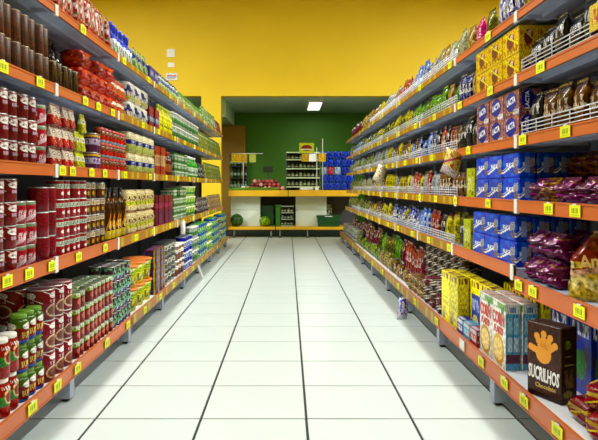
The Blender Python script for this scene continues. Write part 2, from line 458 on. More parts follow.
tin('strawberry_tin', .049, .103, prt('p_straw', (170,30,44), [('band',.82,1,(120,140,110)),('diag',.4,.15,.1,(225,190,200)),('scrib',.1,.9,.25,.6,(240,220,225),8)], .28))
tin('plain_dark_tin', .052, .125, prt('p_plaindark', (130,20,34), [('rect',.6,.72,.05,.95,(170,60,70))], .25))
tin('cocoa_tin', .047, .1, prt('p_cocoa', (84,40,24), [('band',.62,.9,(205,190,160)),('scrib',.1,.9,.68,.84,(80,60,40),8),('ell',.3,.35,.12,.14,(200,160,40))], .3))
tin('purple_tin', .046, .12, prt('p_purpletin', (84,40,70), [('band',.4,.7,(190,180,205)),('scrib',.1,.9,.45,.65,(90,50,110),8),('band',.8,.9,(200,170,70))], .3))
tin('small_green_tin', .036, .088, prt('p_smallgreen', (120,24,26), [('band',.7,1,(120,160,40)),('ell',.5,.45,.3,.2,(200,120,100)),('scrib',.1,.9,.75,.95,WHITE,9),('blobs',7,.28,(190,70,50),.05,.4)], .3))
tin('purple_green_tin', .044, .1, prt('p_pgreen', (76,26,50), [('mott',4,.52,(120,190,150),.3,.9),('scrib',.1,.9,.1,.3,WHITE,8),('ell',.5,.2,.2,.14,(60,80,150))], .3))
tin('blue_tin', .06, .12, prt('p_bluetin', (36,46,150), [('band',.45,.62,WHITE),('scrib',.1,.9,.1,.4,(200,210,240),7)], .3))
m_lidg = pm('lid_green', (50,130,40), .35); m_lidr = pm('lid_red', (170,30,24), .35); m_lidn = pm('lid_navy', (24,28,90), .35); m_lidw = pm('lid_white', (232,230,220), .35)
m_lidk = pm('lid_black', (24,22,24), .35); m_lidy = pm('lid_lime', (180,196,30), .35); m_lidb = pm('lid_blue', (20,50,180), .3); m_lido = pm('lid_orange', (226,120,30), .4)
jar('tall_red_jar', .045, .158, prt('p_tallred', (170,34,26), [('band',.3,.55,(70,140,60)),('ell',.5,.55,.3,.22,(225,190,150)),('ell',.5,.52,.22,.14,(150,50,30)),('scrib',.1,.9,.72,.8,WHITE,8)], .18), m_lidw)
jar('green_lid_jar', .043, .125, prt('p_greenjar', (66,96,34), [('band',.12,.55,(120,30,24)),('ell',.5,.6,.35,.12,(225,225,215)),('band',0,.12,(40,70,160)),('scrib',.1,.9,.2,.4,(210,180,90),8)], .18), pm('lid_leaf_green', (96,140,30), .35))
jar('red_cap_jar', .041, .098, prt('p_redjar', (110,26,20), [('band',.15,.45,(190,40,34)),('band',0,.15,(150,170,185)),('blobs',8,.3,(190,150,60),.45,.8)], .25), pm('lid_redbrown', (200,70,50), .35))
jar('navy_jar', .05, .165, prt('p_navyjar', (190,205,150), [('band',.5,.72,(40,60,140)),('scrib',.1,.9,.1,.4,(90,140,60),8)], .3), m_lidn)
jar('green_jar', .047, .15, prt('p_gjar', (96,124,40), [('band',.3,.6,(190,196,150)),('scrib',.1,.9,.35,.55,(70,110,50),8)], .25), m_lidg)
bottle('dark_bottle', .04, .31, prt('p_darkb', (34,22,20), [('band',.15,.35,(70,60,60))], .12), m_lidk, .66)
bottle('oil_bottle', .046, .37, prt('p_oil', (60,34,16), [('band',.05,.2,(205,180,50)),('ell',.5,.3,.28,.09,(225,190,120)),('diag',.6,.2,.05,(190,120,60)),('band',.8,1,(40,24,14))], .12), m_lidk)
bottle('yellow_bottle', .045, .28, prt('p_yelb', (214,206,20), [('band',.2,.5,(230,225,90)),('scrib',.2,.8,.25,.45,(90,110,20),6)], .25), m_lidy)
bottle('brown_bottle', .045, .26, prt('p_brnb', (80,34,28), [('band',.2,.5,(150,90,60))], .2), m_lidr)
bottle('green_bottle', .05, .28, prt('p_grnb', (70,150,60), [('band',.15,.5,(200,220,190)),('scrib',.1,.9,.2,.45,(40,90,50),6)], .2), m_lidw)
bottle('blue_tip_bottle', .044, .25, prt('p_bluetip', (216,220,226), [('band',.5,1,(26,50,170)),('scrib',.1,.9,.15,.4,(50,130,60),7)], .25), m_lidb, .5, .3, .05)
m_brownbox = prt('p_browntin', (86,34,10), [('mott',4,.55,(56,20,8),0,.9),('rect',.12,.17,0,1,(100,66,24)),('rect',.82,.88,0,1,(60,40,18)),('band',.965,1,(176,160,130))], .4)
tin('brown_tin', .041, .145, m_brownbox, pm('tin_lid_tan', (170,150,110), .4, .3))
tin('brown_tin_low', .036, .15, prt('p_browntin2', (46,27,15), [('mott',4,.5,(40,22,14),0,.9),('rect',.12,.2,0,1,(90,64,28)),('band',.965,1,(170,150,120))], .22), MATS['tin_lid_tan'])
bag('red_sauce_pouch', .1, .06, .245, prt('p_redsauce', (168,26,20), [('mott',5,.52,(225,215,205),.3,.95),('blobs',6,.25,(60,110,40),.2,.9),('band',0,.2,(190,60,30))], .2))
bag('orange_bag', .155, .14, .1, prt('p_orangebag', (186,28,16), [('mott',3,.54,(222,84,40),.05,.95),('mott',7,.66,(240,200,180),.1,.9),('mott',5,.62,(110,14,14),0,1)], .14), 'pack', 2, wr=.2)
bag('red_white_pouch', .115, .07, .13, prt('p_redwhite', (190,44,30), [('band',.55,.75,(225,220,205)),('mott',6,.55,(80,130,50),.2,.5)], .22), 'pouch', 3)
def stack_pack(key, w, d, h, mat, film, seed=1): bag(key, w, d, h, mat, 'pack', seed, film, wr=.03)
stack_pack('navy_tray', .225, .18, .165, prt('p_navytray', (226,216,176), [('rect',0,.18,.1,.6,(50,56,140)),('band',.42,.62,(40,48,120)),('band',.06,.4,(170,176,96)),('scrib',.2,1,.47,.58,WHITE,10),('band',0,.06,(226,200,110))], .3), m_white)
stack_pack('cream_tray', .3, .2, .175, prt('p_creamtray', (226,206,150), [('band',.3,.5,(226,214,90)),('scrib',.05,.95,.5,.72,(70,30,20),7),('scrib',.05,.95,.3,.48,(110,130,50),8),('band',0,.1,(160,90,40))], .32), m_white, 4)
stack_pack('white_navy_pack', .215, .16, .15, prt('p_whitenavy', (222,218,206), [('mott',2.2,.5,(40,46,120),.45,.8),('band',.1,.25,(200,190,90)),('scrib',.1,.9,.25,.42,(60,60,70),8)], .28), m_white, 5)
carton('red_carton', .095, .07, .2, prt('p_redcarton', (140,30,30), [('band',.3,.6,(60,50,110)),('scrib',.1,.9,.35,.55,WHITE,6)], .35), DRED)
carton('orange_carton', .1, .08, .28, prt('p_orangecarton', (176,64,36), [('band',.35,.7,(214,170,120)),('scrib',.1,.9,.4,.65,(120,30,20),6)], .35), ORG)
carton('maroon_carton', .1, .08, .29, prt('p_marcarton', (112,24,40), [('band',.6,.75,(150,60,80)),('rect',.6,.8,.05,.5,(60,40,110))], .3), MAR)
carton('blue_cube', .2, .12, .15, prt('p_bluecube', (52,52,130), [('scrib',.1,.9,.45,.75,(210,210,235),5),('band',0,.25,(200,210,180))], .4), NAVY)
carton('green_flat', .2, .14, .088, prt('p_greenflat', (64,112,54), [('band',.6,.8,(200,206,186)),('scrib',.05,.95,.15,.5,(215,230,200),6)], .35), (210,220,200))
carton('dash_flat', .1, .1, .054, prt('p_dash', (90,26,60), [('band',.3,.65,(60,50,130)),('rect',.78,.95,0,1,(214,196,60))], .35), (110,40,90))
tub('lime_tub', .1, .125, prt('p_limetub', (176,200,100), [('band',.2,.45,(70,130,60)),('scrib',.1,.9,.5,.8,(90,130,60),8)], .3), pm('lid_pale', (225,230,190), .4))
tub('white_tub', .058, .145, prt('p_whitetub', (164,172,150), [('band',.25,.6,(70,120,70)),('scrib',.1,.9,.65,.9,(70,90,80),8)], .3), m_lidw)
tub('yellow_tub', .12, .17, prt('p_yeltub', (222,212,80), [('band',.55,.8,(150,170,40)),('scrib',.1,.9,.15,.5,(110,130,40),7)], .3), m_lido)
tub('black_lid_tub', .085, .13, prt('p_blacklid', (196,196,180), [('band',.2,.5,(80,80,70)),('scrib',.1,.9,.55,.85,(60,60,60),8)], .3), m_lidk)
tub('brown_tub', .08, .16, prt('p_browntub', (120,70,40), [('band',.45,.7,(220,214,200))], .3), m_lidw)
stack_pack('bluegreen_pack', .19, .16, .11, prt('p_bluegreen', (84,160,70), [('band',.6,.9,(30,70,170)),('mott',5,.52,(210,225,190),.1,.6)], .3), m_white, 6)
bag('white_tomato_pouch', .085, .05, .112, prt('p_whitetom', (214,200,186), [('band',0,.1,(150,20,24)),('mott',3,.4,(176,24,20),.08,.5),('ell',.5,.75,.25,.1,(120,110,110)),('ell',.5,.75,.15,.05,WHITE)], .22), 'pouch', 4)
bag('lime_pouch', .085, .05, .112, prt('p_limepouch', (190,196,56), [('band',.5,.75,(225,225,190)),('scrib',.1,.9,.55,.7,(40,50,20),8),('mott',4,.5,(150,140,40),.05,.45)], .22), 'pouch', 5)
bag('white_green_pouch', .13, .07, .2, prt('p_whitegreen', (160,172,140), [('mott',4,.5,(80,130,60),.1,.9),('band',.6,.75,(40,60,150))], .25), 'pouch', 6)
bag('leaf_pouch', .16, .09, .25, prt('p_leaf', (80,124,40), [('mott',5,.54,(190,200,160),.1,.9),('blobs',6,.2,(50,90,40),.1,.9)], .25), 'pouch', 7)
bag('red_pack', .14, .09, .22, prt('p_redpack', (140,30,30), [('mott',4,.55,(190,120,90),.1,.9)], .25), 'pouch', 8)
bag('olive_pouch', .14, .08, .26, prt('p_olivep', (112,124,40), [('mott',5,.54,(190,190,140),.1,.9),('blobs',5,.2,(90,60,30),.1,.9)], .25), 'pouch', 9)
bag('dark_mix_pouch', .13, .08, .22, prt('p_darkmix', (46,36,40), [('mott',4,.55,(215,215,220),.2,.9)], .25), 'pouch', 10)
bag('tan_mix_pouch', .15, .08, .24, prt('p_tanmix', (170,150,110), [('mott',5,.5,(110,50,50),.1,.9),('blobs',6,.22,(220,220,190),.1,.9)], .25), 'pouch', 11)

ZW = {1: [''], 2: ['bottom tier, ', 'top tier, '], 3: ['bottom tier, ', 'middle tier, ', 'top tier, '], 4: ['bottom tier, ', '2nd tier, ', '3rd tier, ', 'top tier, ']}
for q in range(5, 10): ZW[q] = ['bottom tier, '] + ['%s tier, ' % nth(k) for k in range(2, q)] + ['top tier, ']
def run(side, li, key, name, desc, cat, y0, y1, tiers=1, rows=1, inset=.02, gap=.004, jit=.02, skip=None, endrows=0, zoff=0, farY=5.2, ztop=None):
    K = KINDS[key]; s = -1 if side == 'left' else 1
    if side == 'left' and li: y0 *= 1.018; y1 = min(11.62, y1*1.018)
    zt, zb, xf = (LZ if side == 'left' else RZ)[li]
    if side == 'right' and li == 1 and y0 < 3.15: zt = .656
    z0 = zt-.0155+zoff; W, D, H = K['w'], K['d'], K['h']
    n = max(1, int(round((y1-y0)/(W+gap))))
    W2 = (y1-y0)/n
    if W2 < W: n -= 1; W2 = (y1-y0)/max(n, 1)
    n = max(n, 1)
    grp = '%s on the %s %s shelf' % (name.replace('_', ' ')+'s', side, SHN[li])
    if side == 'left': sn = 'left %s shelf' % ['base','second','third','fourth','top'][li]
    else: sn = 'right %s shelf' % SHN[li]
    for c in range(n):
        nr = max(rows, endrows if c == 0 else 0); back = random.uniform(0, .014) if K['w'] < .13 and not endrows else 0
        short = tiers > 2 and not endrows and y0 > 3.2 and random.random() < .14   # a column one lower: someone bought one
        for r in range(nr):
            for t in range(tiers):
                if short and t == tiers-1: continue
                lab = desc
                if n > 1: lab += ', %s from near end' % nth(c+1)
                lab += ', ' + ZW[tiers][t] + (('front, ', 'behind, ', 'third, ', 'fourth, ', 'fifth, ')[r] if nr > 1 else '') + sn
                x = s*(xf+inset+D/2+back+r*(D+.004)) + random.uniform(-.003, .003)
                y = y0 + W2*(c+.5) + random.uniform(-.5, .5)*max(0, min(.006, W2-W))
                put(key, name, lab, cat, (x, y, z0+t*(H+.0005)), -s*math.pi/2 + random.uniform(-jit, jit)*(0 if tiers > 1 and K['w'] > .15 else 1), grp, far=(y > farY))

L = lambda *a, **k: run('left', *a, **k)
T = 'tin'
# base shelf
L(0,'tall_red_jar','sauce_jar','tall clear red sauce jar','jar',2.35,2.72,2,2)
L(0,'green_lid_jar','olive_jar','dark jar with green lid','jar',2.73,2.99,3,1)
L(0,'big_pasta','pasta_tin','large maroon pasta tin','tin',3.0,3.40,3,2)
L(0,'small_green_tin','small_tin','small red and green tin','tin',3.42,4.14,4,3)
L(0,'purple_green_tin','vegetable_tin','purple and mint tin','tin',4.16,4.62,4,2)
L(0,'yellow_tub','yellow_tub','yellow tub with orange lid','tub',4.66,5.4,2,1)
L(0,'dash_flat','flat_carton','flat purple carton','carton',5.45,5.88,7,1)
L(0,'black_lid_tub','black_lid_tub','pale tub with black lid','tub',5.93,6.48,3,1)
L(0,'brown_tub','brown_tub','brown tub with white lid','tub',6.52,7.0,2,1)
L(0,'blue_tin','blue_tin','blue tin with white band','tin',7.05,7.55,3,1)
L(0,'white_tub','white_green_tub','white and green tub','tub',7.6,8.1,3,1)
L(0,'bluegreen_pack','stacked_pack','blue and green pack','pack',8.12,8.9,4,1)
L(0,'lime_tub','lime_tub','pale lime tub','tub',8.92,9.6,3,1)
L(0,'bluegreen_pack','green_blue_pack','green-blue pack beyond the lime tubs','pack',9.62,10.5,4,1)
L(0,'cocoa_tin','brown_tin','brown tin with cream band','tin',10.52,10.9,4,1)
L(0,'bluegreen_pack','far_pack','green-blue pack at far end','pack',10.92,11.6,4,1)
# second
L(1,'red_oval_low','tomato_tin','red tin with white oval','tin',2.4,2.86,4,1)
L(1,'strawberry_tin','fruit_tin','crimson tin with pink stripe','tin',2.87,3.07,3,2)
L(1,'plain_dark_tin','plain_tin','plain dark red tin','tin',3.13,3.35,3,1)
L(1,'tomato_stripe','striped_tin','red tin with pale band','tin',3.36,3.82,4,1)
L(1,'cocoa_tin','cocoa_tin','brown tin with cream band','tin',3.83,4.23,4,1)
L(1,'oil_bottle','oil_bottle','tall dark bottle','bottle',4.27,4.75,1,2)
L(1,'cream_tray','cream_pack','cream shrink-wrapped tray pack','pack',4.8,5.74,2,1)
L(1,'maroon_carton','maroon_carton','tall maroon carton','carton',5.8,6.6,1,1)
L(1,'green_flat','green_carton','flat green carton','carton',6.65,7.45,4,1)
L(1,'lime_tub','lime_tub','pale lime tub','tub',7.5,8.35,3,1)
L(1,'dark_mix_pouch','dark_pouch','dark pouch with white print','pouch',8.4,9.6,1,1)
L(1,'tan_mix_pouch','tan_pouch','tan and maroon pouch','pouch',9.65,11.6,1,1)
# third
L(2,'red_oval','tomato_tin','red tin with white oval','tin',2.38,3.08,3,1)
L(2,'strawberry_tin','fruit_tin','crimson tin with pink stripe','tin',3.09,3.21,3,1)
L(2,'white_tomato_pouch','tomato_pouch','white pouch with red tomatoes','pouch',3.24,3.61,3,1)
L(2,'lime_pouch','lime_pouch','lime and cream pouch','pouch',3.62,3.84,3,1)
L(2,'purple_tin','purple_tin','purple tin with lilac band','tin',3.94,4.13,2,1)
L(2,'red_cap_jar','small_jar','small red-lidded jar','jar',4.14,4.77,3,1)
L(2,'navy_tray','tray_pack','cream and navy tray pack','pack',4.82,5.76,2,1)
L(2,'orange_carton','orange_carton','tall orange-brown carton','carton',5.8,6.22,1,1)
L(2,'brown_bottle','brown_bottle','brown bottle with red cap','bottle',6.25,6.65,1,1)
L(2,'green_flat','green_carton','flat green carton','carton',6.7,7.55,3,1)
L(2,'green_bottle','green_bottle','green bottle with white cap','bottle',7.6,8.45,1,1)
L(2,'dark_mix_pouch','dark_pouch','dark pouch with white print','pouch',8.5,9.2,1,1)
L(2,'olive_pouch','olive_pouch','olive and cream pouch','pouch',9.25,11.6,1,1)
# fourth
L(3,'brown_tin','brown_tin','tall dark brown tin','tin',2.3,3.24,2,2)
L(3,'brown_tin_low','short_tin','slimmer brown tin with gold edge','tin',3.27,3.66,1,1)
L(3,'dark_bottle','dark_bottle','black bottle behind brown tins','bottle',3.3,3.66,1,1,inset=.11)
L(3,'orange_bag','red_bag','glossy orange-red bag','bag',3.69,4.36,3,1,jit=.03)
L(3,'red_white_pouch','red_pouch','red pouch with white band','pouch',4.4,4.78,2,1)
L(3,'white_navy_pack','white_pack','white and navy pack','pack',4.8,5.48,2,1)
L(3,'red_carton','red_carton','red and violet carton','carton',5.5,5.96,1,1)
L(3,'yellow_bottle','yellow_bottle','bright yellow bottle','bottle',6.0,6.65,1,1)
L(3,'white_tub','white_tub','white and green tub','tub',6.7,8.6,2,1)
L(3,'olive_pouch','olive_pouch','olive and cream pouch','pouch',8.65,11.6,1,1)
# top
L(4,'red_sauce_pouch','sauce_pouch','red and white sauce pouch','pouch',2.9,4.36,1,2,jit=.15)
L(4,'blue_tip_bottle','mayonnaise_bottle','white bottle with blue top','bottle',4.4,4.96,1,1)
L(4,'white_green_pouch','green_white_pouch','white and green pouch','pouch',5.0,5.5,1,1,jit=.2)
L(4,'blue_cube','blue_carton','blue carton with white print','carton',5.5,5.9,1,1)
L(4,'navy_jar','navy_lid_jar','pale jar with navy lid','jar',5.95,7.0,1,1)
L(4,'green_jar','green_jar','pale green jar','jar',7.05,9.0,1,1)
L(4,'leaf_pouch','leafy_pouch','leafy green pouch','pouch',9.05,10.65,1,1,jit=.2)
L(4,'red_pack','dark_red_pack','dark red pack','pack',10.7,11.6,1,1)

# --- right side packaging
R = lambda *a, **k: run('right', *a, **k)
tw = pm('lettering_white', (245,245,245), .4); tr = pm('lettering_red', (196,30,36), .4); tg = pm('lettering_gold', (214,180,90), .35)
# assorted chocolate boxes with a blue oval and white lettering
e_blue = prt('p_oval_blue', (34,40,150), [], .3)
def disc(cx, cz, rx, rz_, y, mat, seg=20, th=.0006):
    P = PM(); V = [(cx+rx*math.cos(2*math.pi*k/seg), y-th, cz+rz_*math.sin(2*math.pi*k/seg)) for k in range(seg)] + [(cx+rx*math.cos(2*math.pi*k/seg), y, cz+rz_*math.sin(2*math.pi*k/seg)) for k in range(seg)]
    F = [list(range(seg))] + [[k, k+seg, (k+1) % seg+seg, (k+1) % seg] for k in range(seg)]
    return P.add(V, F, [[(.5,.5)]*len(f) for f in F], mat, False)
m_choc = prt('p_chocbox', (150,92,100), [('blobs',6,.3,(196,150,90),0,1),('mott',3,.56,(110,40,60),0,1),('blobs',9,.26,(214,200,196),0,1),('rect',.62,1,.0,.24,(206,200,206))], .3)
w_, d_, h_ = .232, .085, .130
em = disc(.0, h_*.56, .082, .05, -d_/2-.0004, e_blue)
lt = text_pm('LACTA', .046, tw, .0012, .125).move((0, -d_/2-.0012, h_*.58), ry=-.12)
sidep = disc(0, 0, .034, .05, 0, e_blue).move((-w_/2-.0004, .002, h_*.6), rz=-math.pi/2)
sl = text_pm('LACTA', .026, tw, .001, .09).move((0,0,0), ry=-math.pi/2).move((-w_/2-.0012, .0, h_*.55), rz=-math.pi/2)
sidep2 = disc(0, 0, .034, .05, 0, e_blue).move((w_/2+.0004, .002, h_*.6), rz=math.pi/2)
sl2 = text_pm('LACTA', .026, tw, .001, .09).move((0,0,0), ry=-math.pi/2).move((w_/2+.0012, .0, h_*.55), rz=math.pi/2)
carton('choc_box', w_, d_, h_, m_choc, (110,50,60), [('emblem', em), ('lettering', lt), ('side_emblem', sidep2), ('side_lettering', sl2)])
carton('gold_box', .238, .1, .136, prt('p_goldbox', (228,190,20), [('blobs',3.2,.3,(206,120,30),.05,.95),('ell',.5,.55,.24,.3,(110,50,50)),('ell',.56,.7,.1,.12,(220,190,190)),('scrib',.05,.95,.08,.28,(150,90,20),6),('diag',-.7,1.0,.04,(240,226,70))], .3), (230,190,40))
swirl = [('mott',2.5,.54,(44,104,214),.05,1),('diag',.5,.18,.045,WHITE),('diag',.5,.30,.02,(200,214,240)),('scrib',.12,.8,.42,.62,WHITE,5),('ell',.84,.6,.16,.22,(150,140,150)),('ell',.86,.28,.14,.18,(110,90,100))]
m_bluep = prt('p_bluepack', (24,66,206), swirl, .2)
def bluepack(key, h):
    b = box(-.118, .118, -.044, .044, 0, h, m_bluep, bev=.007)
    e = box(.117, .1188, -.012, .014, h*.2, h*.82, pm('pale_side_panel', (120,140,200), .3))
    kind(key, [('body', b), ('side_panel', e)], .238, .09, h)
bluepack('blue_pack', .128)
carton('celery_box', .16, .1, .2, prt('p_celery', (184,190,60), [('blobs',4,.3,(90,110,30),.1,.9),('scrib',.1,.9,.3,.7,(225,225,150),6)], .35), (200,200,90))
FOIL = dict(
 bluewhite=((40,50,150), [('mott',3.5,.5,(205,210,225),.1,.95),('scrib',.1,.9,.4,.7,WHITE,6)]),
 olive=((90,90,30), [('mott',4,.55,(170,160,70),.1,.9),('scrib',.08,.92,.42,.72,(50,40,24),4)]),
 pink=((205,50,120), [('scrib',.08,.92,.42,.72,(235,190,210),4),('mott',4,.55,(140,70,60),.0,.5)]),
 gold=((150,110,50), [('mott',4,.5,(206,180,120),.1,.9)]),
 clear=((158,158,130), [('mott',5,.5,(160,170,130),.05,.9),('blobs',5,.18,(120,110,80),.1,.8)]),
 purple=((122,30,120), [('mott',4,.5,(190,90,190),.05,.9),('scrib',.08,.92,.42,.72,(226,180,226),4)]),
 navy=((30,32,100), [('mott',4,.52,(140,150,200),.1,.9),('scrib',.08,.92,.42,.72,WHITE,4)]),
 green=((50,120,30), [('mott',4,.52,(130,180,60),.1,.9),('blobs',5,.2,(225,225,200),.3,.7)]),
 yellow=((206,186,30), [('mott',4,.52,(150,150,40),.1,.9),('scrib',.1,.9,.5,.7,(90,80,20),6)]),
 red=((140,30,36), [('mott',4,.52,(190,100,80),.1,.9),('scrib',.08,.92,.42,.72,(225,200,190),4)]),
 brown=((76,42,26), [('mott',4,.52,(130,90,50),.1,.9),('scrib',.08,.92,.42,.72,(220,205,180),4)]),
 blue=((40,90,190), [('mott',4,.5,(190,205,230),.1,.9)]),
 white=((168,172,170), [('mott',4,.5,(140,150,160),.1,.9)]),
 black=((20,20,26), [('scrib',.1,.9,.55,.8,(225,225,230),4),('mott',5,.6,(80,90,80),.05,.45)]),
 tan=((140,100,56), [('mott',5,.5,(190,168,120),.1,.9),('blobs',5,.22,(110,50,40),.1,.9)]),
 sage=((116,130,56), [('mott',5,.5,(90,100,50),.1,.9),('blobs',6,.18,(220,220,190),.2,.8)]),
 stripe=((52,34,30), [('diag',.7,.1,.06,(205,200,185)),('diag',.7,.45,.05,(205,196,180)),('diag',.7,.8,.05,(190,180,160)),('blobs',6,.2,(150,120,90),0,1)]),
 magenta=((120,24,50), [('diag',.6,.3,.06,(215,200,195)),('mott',4,.55,(60,30,30),0,1)]),
)
CW = dict(bluewhite='blue and white', olive='olive', pink='pink', gold='gold', clear='clear', purple='purple', navy='navy', green='green', yellow='yellow', red='red', brown='brown', blue='light blue', white='white', black='black', tan='tan', sage='sage green', stripe='dark striped', magenta='magenta striped')
for k, (b_, f_) in FOIL.items():
    m_ = prt('foil_'+k, b_, f_, .18)
    for j in range(2): bag('up_%s%d' % (k, j), .14, .07, .25 if j else .215, m_, 'pillow', j+3, wr=.12)
    bag('lo_%s' % k, .12, .07, .12, m_, 'pillow', 5, wr=.14)
    bag('ly_%s' % k, .19, .13, .065, m_, 'pack', 6, wr=.16)
rb = random.Random(3)
def bagrow(li, seq, size='up', inset=.03, word='upright', mixing=.35):
    """one row of bags along a whole shelf; the kind drifts along the shelf as listed in seq"""
    zt, zb, xf = RZ[li]; n = 0; cols = [c for c, a, b in seq]
    for i, (c, a, b) in enumerate(seq):
        W = .134 if size == 'up' else .122
        k = max(1, int((b-a)/W)); st = (b-a)/k
        for q in range(k):
            cc = c
            if rb.random() < mixing and b-a > .3: cc = cols[max(0, min(len(cols)-1, i+rb.choice((-1, 1))))]
            key = ('up_%s1' if li == 5 else 'up_%s0') % cc if size == 'up' else 'lo_'+cc
            n += 1; y = a+st*(q+.5)
            z = (.656 if li == 1 and y < 3.15 else zt)-.0155
            o = put(key, 'tall_bag' if word == 'upright' else 'snack_bag', '%s %s bag, %s from near end, right %s shelf' % (word, CW[cc], nth(n), SHN[li]), 'bag',
                (xf+inset+.05+rb.uniform(0, .012), y, z), math.pi/2*-1+rb.uniform(-.10, .10), '%s bags on the right %s shelf' % (word, SHN[li]), far=y > 5.2)
            f = rb.uniform(.78, 1.06); o.scale = (.93, .93, f)
# top shelf
bagrow(5, [('navy',2.3,2.88),('bluewhite',2.9,3.75),('olive',3.77,4.03),('pink',4.04,4.2),('gold',4.21,4.42),('clear',4.44,5.02),('navy',5.05,5.6),('blue',5.62,6.2),('red',6.22,7.2),('white',7.22,8.0),('yellow',8.02,8.4),('tan',8.42,10.5),('magenta',10.52,12.4)], inset=.04)
R(4,'gold_box','gold_box','gold and brown chocolate box','box',3.24,3.99,2,1,endrows=3,jit=0)
R(3,'choc_box','chocolate_box','chocolate box with blue oval','box',3.24,3.97,2,1,endrows=4,jit=0,farY=4.5)
R(2,'blue_pack','blue_pack','glossy blue biscuit pack','pack',3.24,3.99,2,1,endrows=4,jit=0)
R(1,'blue_pack','blue_pack','glossy blue biscuit pack','pack',3.24,3.99,2,1,endrows=4,jit=0)
R(2,'celery_box','celery_carton','yellow-green carton','carton',4.03,4.2); R(1,'celery_box','celery_carton','yellow-green carton','carton',4.03,4.2)
seq = {4: [('black',2.35,3.18),('navy',4.05,4.5),('gold',4.52,4.85),('green',4.87,6.1),('olive',6.12,6.9),('yellow',6.92,8.6),('sage',8.62,10.4),('blue',10.42,12.4)],
       3: [('brown',2.3,3.18),('black',4.05,4.6),('red',4.62,5.2),('navy',5.22,5.55),('blue',5.57,5.95),('brown',5.97,6.8),('yellow',6.82,8.0),('white',8.02,9.0),('sage',9.02,10.9),('clear',10.92,12.4)],
       2: [('brown',4.23,4.7),('navy',4.72,5.1),('red',5.12,5.7),('white',5.72,6.6),('yellow',6.62,8.0),('brown',8.02,9.2),('clear',9.22,10.4),('sage',10.42,12.4)],
       1: [('black',4.23,4.45),('yellow',4.47,5.0),('red',5.02,5.35),('blue',5.37,5.8),('navy',5.82,6.9),('yellow',6.92,7.7),('brown',7.72,9.3),('sage',9.32,12.4)]}
for li, sq in seq.items():
    bagrow(li, sq, inset=.02)
    bagrow(li, [q for q in sq if q[1] < 6.9], 'up', inset=.125, word='second-row', mixing=.5)
# purple foil bags heaped on the two near shelves
m_pf = prt('foil_purple_near', (92,10,66), [('mott',4,.6,(170,50,140),0,1),('blobs',5,.16,(235,200,235),.2,.8),('mott',6,.64,(150,110,30),0,1)], .12, .25)
bag('purple_bag', .155, .125, .124, m_pf, 'pillow', 11, wr=.3, nz=14, sd=28)
bag('purple_bag_b', .15, .125, .124, prt('foil_maroon_near', (86,22,36), [('mott',4,.52,(150,110,40),0,1),('blobs',5,.16,(220,190,200),.2,.8)], .12, .25), 'pillow', 12, wr=.3, nz=14, sd=28)
def heap(li, ys, cols, layers, zt, top_b):
    for c, x in enumerate(cols):
        for i, y in enumerate(ys):
            for t_ in range(layers[c]):
                k = 'purple_bag_b' if (t_ >= top_b or (i+c+t_) % 5 == 4) else 'purple_bag'
                lab = '%s foil bag, %s from near end, %s column, %s layer, right %s shelf' % ('purple' if k == 'purple_bag' else 'maroon-gold', nth(i+1), ('front', 'back')[c], nth(t_+1), SHN[li])
                put(k, 'foil_bag', lab, 'bag', (x+rb.uniform(-.01,.01)+.012*t_, y+rb.uniform(-.004,.004), zt-.0155+.125*t_), -math.pi/2+rb.uniform(-.08,.08), 'foil bags heaped on the right %s shelf' % SHN[li])
heap(2, [2.28+.168*k for k in range(6)], [1.25, 1.425], [1, 2], 1.034, 1)
heap(1, [2.92, 3.09], [1.225, 1.40], [2, 2], .656, 9)
# big golden bag with lettering
m_gb = prt('p_goldenbag', (205,176,84), [('mott',3.2,.5,(232,214,140),0,.6),('band',.56,.93,(132,34,18)),('mott',4,.6,(170,80,30),.56,.93),('band',.93,1,(150,110,40)),('diag',.25,.36,.045,(224,180,150)),('diag',.25,.42,.012,(150,60,40))], .14)
P = soft(.29, .23, .27, m_gb, 'sack', 21, 14, 26, .10)
t = thing('golden_bag', 'large golden bag with red top and gold script lettering', 'bag', (1.305, 2.63, .643), -.42)
obj('body', P, t); obj('seal', box(-.045,.045,-.012,.012,.255,.275, pm('clear_seal', (200,180,120), .15)), t)
obj('lettering', text_pm('Amor', .075, tg, .0015, .15).move((-.025,-.100,.160), rx=-.38, ry=-.1), t)
t = thing('golden_bag', 'golden twist bag half hidden behind the lettered one', 'bag', (1.30, 2.33, .641), -.6)
obj('body', soft(.22, .2, .2, m_gb, 'pouch', 25, 12, 20, .12), t); obj('seal', box(-.1,.1,-.004,.004,.19,.23, pm('clear_seal', (200,180,120), .15)), t)

